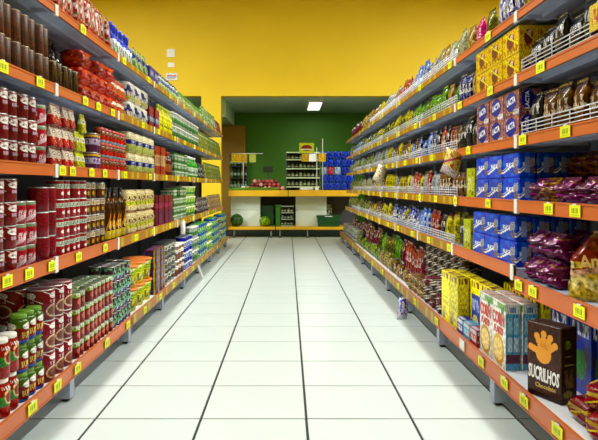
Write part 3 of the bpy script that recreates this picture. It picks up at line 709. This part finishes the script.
# ---- right base shelf
ZB = .2067
def cereal(name, w, d, h, front, label, loc, rz, group=None, extra=()):
    t = thing(name, label, 'box', loc, rz, group)
    obj('body', box(-w/2, w/2, -d/2, d/2, 0, h-.001, front, bev=.003), t)
    obj('flap', box(-w/2+.004, w/2-.004, -d*.05, d/2-.003, h-.0015, h+.0005, front), t)
    for n, p in extra: obj(n, p, t)
    return t
sidem = prt('p_cornside', (96,160,196), [('band',.1,.24,(90,40,60)),('rect',.12,.88,.28,.5,(190,214,226)),('rect',.12,.88,.55,.8,(150,196,214)),('rect',.46,.54,.25,.85,(60,110,160)),('band',.86,1,(208,212,214)),('rect',.3,.7,.88,.96,(110,140,170))], .35)
w_, d_, h_ = .20, .075, .325
def cornbox():
    y = -d_/2
    fr = prt('p_cornfront', (228,226,216), [('mott',2.5,.55,(205,200,170),.02,.42),('band',.88,.97,(120,160,90)),('rect',.08,.4,.89,.96,WHITE)], .32)
    ex = []
    ex.append(('bowl_picture', disc(0,.085,.085,.075,y-.0006, prt('p_flakes', (214,160,50), [], .4)).join(disc(.0,.085,.066,.056,y-.0014, pm('flake_gold', (226,196,110), .5, noise_amt=.4, scale=60)))))
    L1 = text_pm('CORN', .085, tr, .003, .175).move((0,y-.0012,.235)); ex.append(('lettering', L1))
    L2 = text_pm('FLAKES', .048, tr, .0015, .13).move((.0,y-.0012,.178)); ex.append(('lettering', L2))
    ex.append(('leaf_mark', disc(.06,.285,.02,.018,y-.0010, m_lidg)))
    for s in (1, -1):
        ex.append(('side_print', box(s*w_/2-(0 if s > 0 else .001), s*w_/2+(.001 if s > 0 else 0), y+.003, -y-.003, .004, h_-.004, sidem)))
    return fr, ex
fr, ex = cornbox()
whitetop = prt('p_corntop', (226,222,214), [('scrib',.1,.9,.9,1,(190,40,40),7)], .35)
ex.append(('top_print', box(-w_/2+.003, w_/2-.003, -d_/2+.003, d_/2-.003, h_, h_+.0012, whitetop)))
for n, (x, y, lab) in enumerate(((1.09,3.41,'white corn cereal box, farther of two at shelf edge'),(1.09,3.20,'white corn cereal box with red lettering, nearer at edge'),(1.172,3.20,'white corn cereal box, second row, nearest camera'),(1.172,3.41,'white corn cereal box, second row, farther one'))):
    cereal('cereal_box', w_, d_, h_, fr, lab, (x, y, ZB), -math.pi/2, 'corn cereal boxes on the right base shelf', ex)
# chocolate cereal box, turned to the camera
w_, d_, h_ = .185, .09, .315; y = -d_/2
ch = prt('p_choccereal', (62,34,22), [('mott',3,.55,(76,44,28),0,1),('band',.0,.08,(34,20,14))], .3)
ex = []
fing = disc(.0,.19,.042,.042,y-.0006, pm('orange_print', (226,150,34), .4))
for a, ln in ((2.05,.06),(1.55,.068),(1.1,.065),(.62,.058),(2.9,.05)):
    cx, cz = .038*math.cos(a), .19+.038*math.sin(a)
    for q in range(3):
        fing.join(disc(cx+ln*.33*q*math.cos(a), cz+ln*.33*q*math.sin(a), .0155, .0155, y-.0007-.0001*q, MATS['orange_print'], 12))
ex.append(('hand_picture', fing))
ex.append(('lettering', text_pm('SUCRILHOS', .078, tw, .0022, .168).move((0,y-.0012,.098), ry=.05)))
ex.append(('lettering', text_pm('Chocolate', .026, tg, .0005, .11).move((.01,y-.0012,.052))))
for s in (1,):
    ex.append(('side_print', box(w_/2, w_/2+.001, y+.004, -y-.004, .005, h_-.005, prt('p_chocside', (58,32,22), [('rect',.15,.85,.5,.52,(170,150,120)),('rect',.2,.7,.62,.63,(170,150,120)),('ell',.4,.78,.2,.06,(120,150,50)),('scrib',.15,.85,.2,.45,(140,110,80),6),('ell',.4,.12,.3,.05,(150,130,60))], .3))))
cereal('cereal_box', w_, d_, h_, ch, 'dark brown chocolate cereal box with orange hand, turned outward', (1.118, 2.715, ZB), -math.pi/2+.42, None, ex)
bl = prt('p_bluecereal', (26,44,170), [('scrib',.1,.9,.78,.95,WHITE,5),('mott',3,.55,(90,50,40),.1,.75),('ell',.5,.4,.3,.2,(60,120,60))], .3)
for n, (x, yy, lab) in enumerate(((1.30,2.98,'blue cereal box behind brown one, farther of two'),(1.30,2.765,'blue cereal box behind brown one, nearer of two'))):
    cereal('cereal_box', .2, .075, .32, bl, lab, (x, yy, ZB), -math.pi/2, 'blue cereal boxes behind the brown one')
gk = prt('p_greenkraft', (30,56,40), [('scrib',.1,.9,.7,.85,(220,170,60),5),('ell',.5,.45,.3,.15,(120,150,60))], .3)
cereal('cereal_box', .19, .07, .29, gk, 'dark green cereal box behind the maroon snack tubs', (1.28, 2.47, ZB), -math.pi/2+.1)
# snack tubs at the edge
m_sb = prt('p_snack', (132,20,34), [('band',.55,.75,(214,180,40)),('mott',4,.56,(190,150,60),.1,.5),('diag',.6,.2,.04,(220,200,60))], .15)
for n, (x, yy, dz, lab) in enumerate(((1.155,2.425,0,'maroon snack bag lying in front of brown cereal box'),(1.15,2.25,0,'maroon snack bag at edge, nearest camera'),(1.18,2.32,.086,'maroon and yellow snack bag on top of two others'))):
    t = thing('snack_bag', lab, 'bag', (x, yy, ZB+dz), -math.pi/2+.3*n, 'maroon snack bags on the right base shelf')
    obj('body', soft(.16, .13, .085, m_sb, 'pack', 30+n, wr=.16), t)
    P = PM(); sg = 14
    for k in range(sg):
        a0, a1 = 2*math.pi*k/sg, 2*math.pi*(k+1)/sg; r0 = .062
        z0, z1 = (.072+.008*math.sin(3*a0), .072+.008*math.sin(3*a1))
        P.add([(r0*math.cos(a0)*1.1,r0*math.sin(a0)*.9,z0-.012),(r0*math.cos(a1)*1.1,r0*math.sin(a1)*.9,z1-.012),(1.45*r0*math.cos(a1),1.25*r0*math.sin(a1),z1+.004),(1.45*r0*math.cos(a0),1.25*r0*math.sin(a0),z0+.004)], [[0,1,2,3]], [[(0,0)]*4], pm('yellow_frill', (214,178,40), .3), True)
    obj('frill', P, t)
# yellow cereal boxes
yl = prt('p_yellowcereal', (244,228,34), [('rect',.1,.6,.15,.3,(214,190,70)),('scrib',.1,.9,.86,.97,(120,60,30),5),('rect',.12,.88,.35,.42,(204,190,60)),('rect',.12,.88,.48,.5,(170,160,50)),('ell',.3,.12,.2,.08,(150,150,130))], .35)
yb = prt('p_yellowbluecereal', (244,228,34), [('rect',.1,1,.05,.74,(30,54,150)),('ell',.5,.25,.3,.13,(205,190,110)),('scrib',.15,.9,.45,.65,(190,200,230),5),('scrib',.1,.9,.86,.97,(120,60,30),5)], .35)
for x, yy, mt, lab in ((1.085,4.27,yl,'yellow cereal box, farthest of the yellow boxes, at edge'),(1.085,4.06,yl,'yellow cereal box, second farthest, at shelf edge'),(1.16,3.84,yb,'yellow and blue cereal box behind the small navy carton'),(1.16,3.63,yb,'yellow and blue cereal box behind small red carton'),
                       (1.265,3.41,yl,'yellow cereal box behind white corn boxes, farther one'),(1.265,3.20,yl,'yellow cereal box behind white corn boxes, nearer one'),(1.29,3.62,yl,'yellow cereal box behind the yellow and blue boxes'),
                       (1.165,4.27,yl,'yellow cereal box, second row, farthest'),(1.165,4.06,yl,'yellow cereal box, second row, next to farthest')):
    cereal('cereal_box', .2, .072, .33 if x < 1.2 else .345, mt, lab, (x, yy, ZB), -math.pi/2, 'yellow cereal boxes on the right base shelf')
for yy, c, lab in ((3.885,(34,40,130),'small navy carton at the base shelf edge'),(3.745,(90,170,214),'small light blue carton at the base shelf edge'),(3.605,(176,34,40),'small red carton at the base shelf edge')):
    t = thing('small_carton', lab, 'carton', (1.075, yy, ZB), -math.pi/2)
    mm = prt('p_small%d' % int(yy*100), c, [('rect',.06,.94,.72,.94,(205,205,215)),('scrib',.1,.9,.25,.6,WHITE,5)], .35)
    obj('body', box(-.067,.067,-.032,.032,0,.095, mm, bev=.002), t); obj('flap', box(-.063,.063,-.03,.03,.0935,.0965, mm), t)
# striped pasta bags: a tall stack at the back, loose ones sloping to the edge
def lie(key, x, y, dz, rz, lab, grp, tilt=0, far=False):
    o = put(key, 'lying_bag', lab, 'bag', (x, y, ZB+dz), -math.pi/2+rz, grp, far)
    if tilt: o.rotation_euler = (0, tilt, -math.pi/2+rz)
    return o
g1 = 'striped bags piled on the right base shelf'
n = 0
for c, yy in enumerate([4.50+.213*k for k in range(6)]):
    for t_ in range(6):
        lie('ly_stripe', 1.28, yy, .067*t_, random.uniform(-.05,.05), 'dark striped bag in tall stack %s from near, %s layer' % (nth(c+1), nth(t_+1)), g1)
    for t_ in range(3 if c < 3 else 2):
        k = 'ly_magenta' if (c+t_) % 3 == 1 and c < 3 else ('ly_stripe' if c < 3 else 'ly_tan')
        lie(k, 1.12, yy, .067*t_, random.uniform(-.06,.06), '%s bag at edge, column %s from near, %s layer' % (CW[k[3:]], nth(c+1), nth(t_+1)), g1)
g2 = 'bags standing on the far part of the right base shelf'
def baserow(seq, inset, word, zoff, grp, cols_h):
    n = 0
    for i, (c, a_, b_) in enumerate(seq):
        k = max(1, int((b_-a_)/.15)); st = (b_-a_)/k
        for q in range(k):
            cc = rb.choice(c); n += 1; y = a_+st*(q+.5)
            o = put('up_%s1' % cc, 'tall_bag', '%s %s bag, %s from near end, right base shelf' % (word, CW[cc], nth(n)), 'bag', (XRB+inset+.05+rb.uniform(0, .01), y, ZB+zoff), -math.pi/2+rb.uniform(-.12, .12), grp, far=y > 6.5)
            o.scale = (.95, 1, rb.uniform(*cols_h))
baserow([(('tan','brown'),5.80,6.5),(('sage','tan','olive'),6.5,7.4),(('green','sage','olive'),7.4,9.2),(('sage','green','tan'),9.2,9.9)], .015, 'front-row', 0, 'bags standing along the base shelf edge', (.5,.8))
baserow([(('red','red','magenta'),5.80,6.9),(('green','olive'),6.9,8.6),(('brown','magenta'),8.6,12.3)], .185, 'back-row', .0, 'bags standing at the back of the base shelf', (1.0,1.35))
for t_ in range(3):
    for q in range(11):
        key = rb.choice(['ly_white','ly_white','ly_clear','ly_tan'])
        put(key, 'lying_bag', '%s lying bag, far end pile, %s from near, %s layer' % (CW[key[3:]], nth(q+1), nth(t_+1)), 'bag', (1.112+.003*t_, 10.08+.2*q, ZB+.068*t_), -math.pi/2+rb.uniform(-.04, .04), 'pale bags piled at the far end of the right base shelf', True)

# ---------------------------------------------------------------- price tags
tag_me = box(-.001,.001,-.048,.048,-.024,.024, m_tag).mesh('card'); clip_me = box(-.002,.003,-.015,.015,.0225,.029, m_white).mesh('clip')
def price(side, li, ys):
    s = -1 if side == 'left' else 1; zt, zb, xf = (LZ if side == 'left' else RZ)[li]
    for n, y in enumerate(sorted(ys)):
        z = (zt+zb)/2
        if side == 'right' and li == 1 and y < 3.2: z -= .054
        lab = 'yellow price tag, %s from near end, %s %s shelf rail' % (nth(n+1), side, 'top' if (side == 'left' and li == 4) else SHN[li])
        g = 'price tags on the %s %s rail' % (side, 'top' if (side == 'left' and li == 4) else SHN[li])
        if y < 4.2:
            t = thing('price_tag', lab, 'price tag', (s*(xf-.0068), y, z), 0 if s > 0 else math.pi, g)
            link('card', tag_me, t); link('clip', clip_me, t)
        else:
            tag(link('price_tag', tag_me, None, (s*(xf-.0068), y, z), 0 if s > 0 else math.pi), lab, 'price tag', g)
def far(a, st):
    st *= 1.5
    return [a+st*k+random.uniform(-.08,.08) for k in range(int((11.2-a)/st))]
price('left',0,[2.74,3.04,3.33,3.87]+far(4.3,.42)); price('left',1,[2.70,2.93,3.21,3.62]+far(4.2,.5)); price('left',2,[3.36,3.52,3.86,4.14]+far(4.7,.5))
price('left',3,[2.66,3.06,3.74,4.0]+far(4.4,.5)); price('left',4,[3.7]+far(4.6,.6))
price('right',0,[2.41,2.75,3.0,3.36]+far(4.3,.55)); price('right',1,[2.47,2.94,3.12]+far(4.5,.45)); price('right',2,[2.55,2.81,3.66]+far(4.35,.4))
price('right',3,[2.64,3.12,4.06]+far(4.5,.4)); price('right',4,[2.9,3.62]+far(4.3,.5)); price('right',5,[3.66]+far(4.5,.7))
tag(obj('price_card', box(-.001,.001,-.05,.05,-.03,.03, m_white), None, (XRB-.006, 3.73, .18)), 'white card on the orange rail by yellow cereal boxes', 'price tag')
# yellow promotional card hung inside near guard, folded leaflets on the rails
tag(obj('promo_card', box(-.001,.001,-.06,.06,-.05,.05, prt('p_promo', (232,200,20), [('scrib',.15,.85,.25,.8,(190,50,20),4)], .4)), None, (XR-.004, 2.37, 1.735)), 'yellow card with red print fixed to near wire guard', 'sign')
def leaflet(x, y, z, w, h, mat, lab, rz, tilt, lean=0):
    t = thing('hanging_leaflet', lab, 'leaflet', (x, y, z), rz); t.rotation_euler.y = lean
    P = PM(); n = 6
    V = []; F = []; U = []
    for i in range(n+1):
        f = i/n; 
        for k in (0, 1): V.append(((k-.5)*w, -.03*math.sin(f*2.4)-tilt*f, -h*f))
    for i in range(n): F.append([2*i,2*i+1,2*i+3,2*i+2]); U.append([(0,1-i/n),(1,1-i/n),(1,1-(i+1)/n),(0,1-(i+1)/n)])
    o = obj('sheet', P.add(V, F, U, mat, True), t); md = o.modifiers.new('thickness', 'SOLIDIFY'); md.thickness = .0012
    obj('clip', box(-.01,.01,-.004,.004,-.008,.012, m_white), t)
leaflet(.965, 5.35, .165, .085, .185, prt('p_leaf1', (206,208,226), [('mott',5,.52,(70,70,170),.3,1),('mott',4,.6,(200,60,60),0,.4)], .4), 'white and violet leaflet hanging from right base rail', 0.15, .03, .2)
leaflet(XR-.065, 4.17, 1.33, .115, .17, prt('p_leaf2', (222,200,110), [('mott',4,.55,(190,90,60),.1,.9),('band',.0,.3,(220,205,205)),('diag',.5,.4,.05,(160,60,90))], .4), 'yellow leaflet hanging from the right fourth rail', 0.2, .02, .42)
leaflet(XR-.065, 7.3, 1.33, .115, .2, prt('p_leaf3', (226,220,190), [('mott',4,.6,(190,120,60),.1,.9)], .4), 'cream leaflet hanging further along the right fourth rail', 0.2, .02, .5)
leaflet(-XLB+.03, 7.6, .16, .03, .2, m_white, 'white paper strip hanging from left base rail', 0.2, .03, -.35)
leaflet(-XL+.04, 7.0, .72, .05, .14, m_white, 'white paper strip hanging from left second rail', 0.2, .02)

CT = 1.01
# ---------------------------------------------------------------- produce counter at the end
m_cy = pm('counter_yellow', (222,170,20), .4, noise_amt=.05, scale=3); m_cp = pm('counter_panel', (206,220,206), .45); m_metal = pm('brushed_leg', (150,156,156), .35, .6)
t = thing('produce_counter', 'long produce counter with yellow edges and pale front panels', 'counter', (0, 13.6, 0))
for a, b in ((-1.27, .0), (.012, 1.5)):
    obj('counter_top', box(a, b, 0, .9, CT-.13, CT, m_cy, bev=.01), t)
for a, b in ((-1.27, -.27), (-.258, 1.5)):
    obj('lower_shelf', box(a, b, 0, .75, .17, .235, m_cy, bev=.01), t)
for a, b in ((-1.24, -.6), (.165, .84)):
    obj('front_panel', box(a, b, .3, .34, .585, .875, m_cp, bev=.004), t); obj('front_panel', box(a, b, .3, .34, .235, .58, m_cp, bev=.004), t)
for lx in (-1.15, -.36, -.17, .42, 1.2):
    lg = obj('leg', wire(PM(), (lx, .08, .012), (lx, .08, .17), .018, m_metal, 8), t)
    obj('foot_pad', lathe([(.024,0),(.026,.012)], m_rubber, 10, cx=lx, cy=.08), lg)
obj('back_panel', box(-1.27, 1.5, .78, .8, .235, .875, m_back), t)
for lx in (-1.2, 1.4): obj('leg', wire(PM(), (lx, .7, .0), (lx, .7, .17), .018, m_metal, 8), t)
# watermelons and melon
m_wm = prt('p_watermelon', (26,60,22), [('mott',4,.5,(60,100,40),0,1)], .3); m_ml = prt('p_melon', (150,180,60), [('mott',5,.5,(80,120,40),0,1)], .4)
def fruit(name, lab, cat, x, y, z, r, mat, sq=.92, grp=None):
    prof = [(max(.001, r*math.sin(math.pi*i/8)), r*sq*(1-math.cos(math.pi*i/8))) for i in range(9)]
    t = thing(name, lab, cat, (x, y, z), random.uniform(0, 3), grp)
    obj('flesh', lathe(prof, mat, 14, 2*r*sq, 4), t); obj('stem', wire(PM(), (0,0,2*r*sq-.006), (.01,0,2*r*sq+.02), .005, pm('stem_green', (90,100,50), .7)), t)
fruit('watermelon', 'dark green watermelon at left end of the lower shelf', 'watermelon', -1.10, 13.752, .2365, .145, m_wm)
fruit('watermelon', 'smaller dark watermelon on left end shelf corner', 'watermelon', -1.15, 14.08, .2365, .10, m_wm)
fruit('melon', 'striped yellow-green melon under the counter centre', 'melon', -.50, 13.75, .2365, .12, m_ml)
# crates
m_crate = pm('crate_green_plastic', (18,74,30), .35)
def crate(lab, x, y, z, w_, d_, h_, text=None, mat=m_crate, tilt=1.12):
    t = thing('produce_crate', lab, 'crate', (x, y, z))
    P = PM(); a = w_/2; b = d_/2; a0 = a/tilt; b0 = b/tilt; th = .008
    V = [(-a0,-b0,0),(a0,-b0,0),(a0,b0,0),(-a0,b0,0),(-a,-b,h_),(a,-b,h_),(a,b,h_),(-a,b,h_)]
    V += [(-a0+th,-b0+th,th),(a0-th,-b0+th,th),(a0-th,b0-th,th),(-a0+th,b0-th,th),(-a+th,-b+th,h_),(a-th,-b+th,h_),(a-th,b-th,h_),(-a+th,b-th,h_)]
    F = [[0,1,5,4],[1,2,6,5],[2,3,7,6],[3,0,4,7],[3,2,1,0],[9,8,12,13],[10,9,13,14],[11,10,14,15],[8,11,15,12],[8,9,10,11],[4,5,13,12],[5,6,14,13],[6,7,15,14],[7,4,12,15]]
    P.add(V, F, [[(0,0)]*4]*14, mat, False); obj('body', P, t)
    R_ = box(-a-.012, a+.012, -b-.012, -b+.004, h_-.03, h_, mat).join(box(-a-.012, -a+.004, -b, b, h_-.03, h_, mat)).join(box(a-.004, a+.012, -b, b, h_-.03, h_, mat)).join(box(-a-.012, a+.012, b-.004, b+.012, h_-.03, h_, mat))
    obj('rim', R_, t)
    obj('rib', box(-a*.95, a*.95, -b*.99-.004, -b*.93, h_*.45, h_*.5, mat), t)
    if text: obj('maker_mark', box(-.09,.07,-b-.0135,-b-.011,h_-.022,h_-.008, m_white), t)
crate('dark green plastic crate at right end of lower shelf', .87, 13.75, .2365, .5, .26, .235, True)
crate('green crate behind the melon under the counter', -.445, 14.13, .2365, .27, .3, .22)
crate('green crate stacked on another behind the melon', -.445, 14.13, .458, .27, .3, .22)
crate('tall green bin under the counter centre', -.217, 13.95, .2365, .1, .3, .46, mat=pm('bin_green', (40,110,20), .4), tilt=1.02)
# small rack under the counter
t = thing('small_rack', 'small dark rack with white shelf edges under the counter', 'rack', (-.05, 13.78, .2365))
for zz in (.0, .14, .28, .42): obj('shelf', box(-.1,.17,0.001,.3,zz,zz+.01, m_back), t); obj('edge_strip', box(-.1,.17,-.004,0,zz,zz+.02, pm('rack_edge', (150,170,150), .4)), t)
for xx in (-.1, .162): obj('post', box(xx, xx+.008, 0, .01, 0, .5, m_back), t)
k = 0
for zz in (.01, .15, .29):
    for q in range(4):
        tag(obj('jar', lathe([(.022,0),(.025,.01),(.025,.07),(.018,.09)], prt('p_rackjar%d' % (k % 3), [(60,90,50),(150,150,120),(70,60,40)][k % 3], [('band',.3,.6,(190,200,180))], .3), 8), None, (-.12+.065*q, 13.86, .2365+zz+.001)), 'small jar in rack under counter, %s from left, %s shelf' % (nth(q+1), ['bottom','middle','upper'][k//4]), 'jar', 'jars in the rack under the counter'); k += 1
t = thing('white_bag', 'white patterned bag on dark box at counter right', 'bag', (.86, 14.12, .46)); obj('body', soft(.22,.12,.22, prt('p_whitebag', (200,215,205), [('mott',4,.5,(60,90,70),0,1)], .4),'pouch',41), t); obj('seal', box(-.1,.1,-.004,.004,.205,.23,m_white), t)
t = thing('dark_box', 'dark box supporting the white bag under counter', 'box', (.86, 14.2, .2365)); obj('body', box(-.14,.14,-.14,.14,0,.22, m_back, bev=.005), t); obj('lid', box(-.142,.142,-.142,.142,.215,.2245, m_rubber), t)
# onions and potatoes heap
ms = [pm('onion_red', (170,60,66), .35, noise_amt=.2, scale=20), pm('onion_pink', (214,150,130), .35, noise_amt=.2, scale=20), pm('onion_dark', (110,34,40), .35, noise_amt=.2, scale=20)]
sph = []
for m_ in ms:
    r = .046; prof = [(max(.0016, r*math.sin(math.pi*i/6)), r*.95*(1-math.cos(math.pi*i/6))) for i in range(7)] + [(.004, r*2.1)]
    sph.append(lathe(prof, m_, 9).mesh('onion'))
pos = []
for layer in range(3):
    for iy in range(3-layer):
        nx = 9-2*layer-(iy % 2)+(1 if layer > 1 else 0)
        for ix in range(nx): pos.append((-.49+(ix-(nx-1)/2)*.093, 13.74+iy*.093+layer*.047, CT+.002+layer*.074, layer, iy, ix))
for n, (x, y, z, la, iy, ix) in enumerate(pos):
    tag(link('onion', sph[random.randrange(3)], None, (x, y, z), 0), 'red onion, %s from left, %s row back, %s layer of counter heap' % (nth(ix+1), nth(iy+1), nth(la+1)), 'onion', 'red onions heaped on the counter')
# leafy fringe along the counter edge
P = PM(); ml = pm('lettuce_leaf', (110,160,40), .5, noise_amt=.3, scale=40)
for i in range(260):
    x = random.uniform(-1.24, -.22); a = random.uniform(-1, 1); h_ = random.uniform(.03, .07); w_ = random.uniform(.015, .03); y = 13.62+random.uniform(0, .05)
    P.add([(x-w_, y, CT+.001),(x+w_, y+.01, CT+.001),(x+w_+a*.02, y-.02, CT+.001+h_),(x-w_+a*.02, y-.03, CT+.001+h_*.8)], [[0,1,2,3]], [[(0,0)]*4], ml, True)
o = obj('leafy_greens', P); tag(o, 'fringe of leafy greens along the counter front edge', 'greens'); o['kind'] = 'stuff'
# steel shelf unit on the counter
t = thing('jar_shelf', 'dark shelf unit with pale shelf edges on the counter', 'shelf', (.33, 14.1, CT+.001))
for xx in (-.37, .36):
    for yy in (0, .3): obj('post', box(xx, xx+.012, yy, yy+.012, 0, .88, m_back), t)
obj('back_panel', box(-.37, .37, .31, .32, 0, .86, pm('unit_back', (24,40,20), .5)), t)
edge = pm('pale_edge', (190,214,170), .35)
for zz in (.06, .26, .46, .66, .82): sh = obj('shelf', box(-.37,.37,0,.31,zz,zz+.012, m_back), t); obj('edge_strip', box(-.37,.37,-.006,0,zz,zz+.024, edge), sh)
k = 0
for li, zz in enumerate((.074, .274, .474, .674)):
    for q in range(8):
        r = .038; hh = (.15,.14,.13,.12)[li]
        me = lathe([(r*.9,0),(r,.01),(r,hh*.7),(r*.5,hh*.85),(r*.5,hh)], prt('p_ujar%d' % (k % 4), [(44,66,30),(80,80,60),(30,40,26),(110,120,80)][k % 4], [('band',.25,.5,(150,160,120)),('band',.85,1,(60,50,30))], .2), 8)
        tag(obj('jar', me, None, (.33-.31+.088*q, 14.2, CT+.001+zz)), 'jar on counter shelf unit, %s from left, %s shelf up' % (nth(q+1), nth(li+1)), 'jar', 'jars on the counter shelf unit'); k += 1
# blue bottle packs
bp_ = prt('p_bluewater', (24,34,170), [('mott',3,.5,(40,80,215),0,1),('blobs',4,.2,(130,150,235),.2,.8)], .2); rp_ = prt('p_redwater', (190,40,70), [('mott',4,.5,(225,120,150),0,1)], .3); wp_ = prt('p_whitewater', (200,215,235), [('mott',4,.5,(120,150,210),0,1)], .3)
for c in range(5):
    for r_ in range(5):
        mt = rp_ if (c, r_) == (1, 2) else wp_ if (c, r_) in ((0, 2), (2, 2)) else bp_
        nm = 'rose' if mt is rp_ else 'white' if mt is wp_ else 'blue'
        tag(obj('drink_pack', soft(.145,.13,.17, mt, 'pack', c*5+r_, 6, 12, .08), None, (.80+.15*c, 14.25, CT+.002+.172*r_)), '%s drink pack, column %s from left, %s from bottom' % (nm, nth(c+1), nth(r_+1)), 'pack', 'stacked drink packs on the counter')
# bottle rack at the left
t = thing('bottle_rack', 'dark rack of green bottles at counter left', 'rack', (-1.1, 14.15, CT+.001))
for xx in (-.2, .19): obj('post', box(xx, xx+.012, 0, .012, 0, .82, m_back), t)
for zz in (0, .26, .52): obj('shelf', box(-.2,.2,0,.22,zz,zz+.012, m_back), t)
obj('back_panel', box(-.2,.2,.22,.23,0,.82, pm('unit_back', (24,40,20), .5)), t)
k = 0
for li, zz in enumerate((.013, .273, .533)):
    for q in range(5):
        me = lathe([(.033,0),(.035,.01),(.035,.13),(.014,.18),(.014,.23)], prt('p_rackb%d' % (k % 3), [(20,60,50),(40,90,60),(120,110,60)][k % 3], [('band',.25,.5,(150,180,170))], .2), 8)
        tag(obj('bottle', me, None, (-1.1-.155+.077*q, 14.24, CT+.001+zz)), 'green bottle in counter rack, %s from left, %s shelf' % (nth(q+1), ['bottom','middle','upper'][li]), 'bottle', 'bottles in the counter rack'); k += 1
# sign poles
yc = prt('p_yelcard', (214,190,40), [('mott',4,.5,(200,120,30),.1,.9)], .4)
t = thing('sign_stand', 'thin white pole with hanging yellow price cards on counter', 'sign', (-.96, 13.75, CT+.001))
obj('base', box(-.04,.04,-.03,.03,0,.09, m_white, bev=.004), t); obj('pole', wire(PM(), (0,0,.08), (0,0,.80), .007, m_white, 6), t); obj('bar', wire(PM(), (-.25,0,.79), (.42,0,.79), .006, m_white, 6), t)
for cx, w_ in ((-.2,.07),(-.09,.07),(.03,.07),(.2,.09)): obj('card', box(cx-w_*.8, cx+w_*.8, -.012, -.008, .60, .775, yc if cx < .1 else prt('p_palecard', (190,196,100), [], .4)), t)
t = thing('sign_stand', 'pole with maroon oval poster and yellow cards on counter', 'sign', (.62, 13.78, CT+.001))
obj('base', box(-.04,.04,-.03,.03,0,.07, m_white, bev=.004), t); obj('pole', wire(PM(), (.0,0,.06), (.0,0,.92), .007, m_white, 6), t); obj('bar', wire(PM(), (-.4,0,.80), (.22,0,.80), .006, m_white, 6), t)
obj('poster', box(-.38,-.06,-.012,-.008,.80,1.02, prt('p_poster', (190,196,60), [('ell',.5,.5,.36,.3,(120,40,30)),('rect',.1,.9,.3,.42,(222,214,170))], .4)), t)
for cx, m_ in ((-.24, yc), (-.09, m_white), (.12, yc)): obj('card', box(cx-.085, cx+.07, -.012, -.008, .62, .785, m_), t)
tag(obj('tall_pole', wire(PM(), (.76,14.05,CT+.001), (.76,14.05,2.14), .008, m_white, 6)), 'tall thin pole rising beside the blue drink packs', 'pole')
# scale
t = thing('produce_scale', 'dark produce scale with display behind the onions', 'scale', (-.45, 14.34, CT+.001))
obj('base', box(-.14,.14,-.12,.12,0,.1, m_back, bev=.01), t); obj('pan', box(-.17,.17,-.13,.13,.105,.12, m_metal, bev=.005), t)
obj('pole', box(-.012,.012,.1,.12,.1,.42, m_back), t); obj('display', box(-.11,.11,.06,.11,.40,.54, pm('scale_dark', (30,50,30), .4), bev=.008), t)
t = thing('paper_bundle', 'crumpled white paper on the counter by the shelf unit', 'paper', (.40, 13.78, CT+.001)); obj('sheet', soft(.3,.2,.06, m_white, 'pack', 51, 6, 14, .3), t)
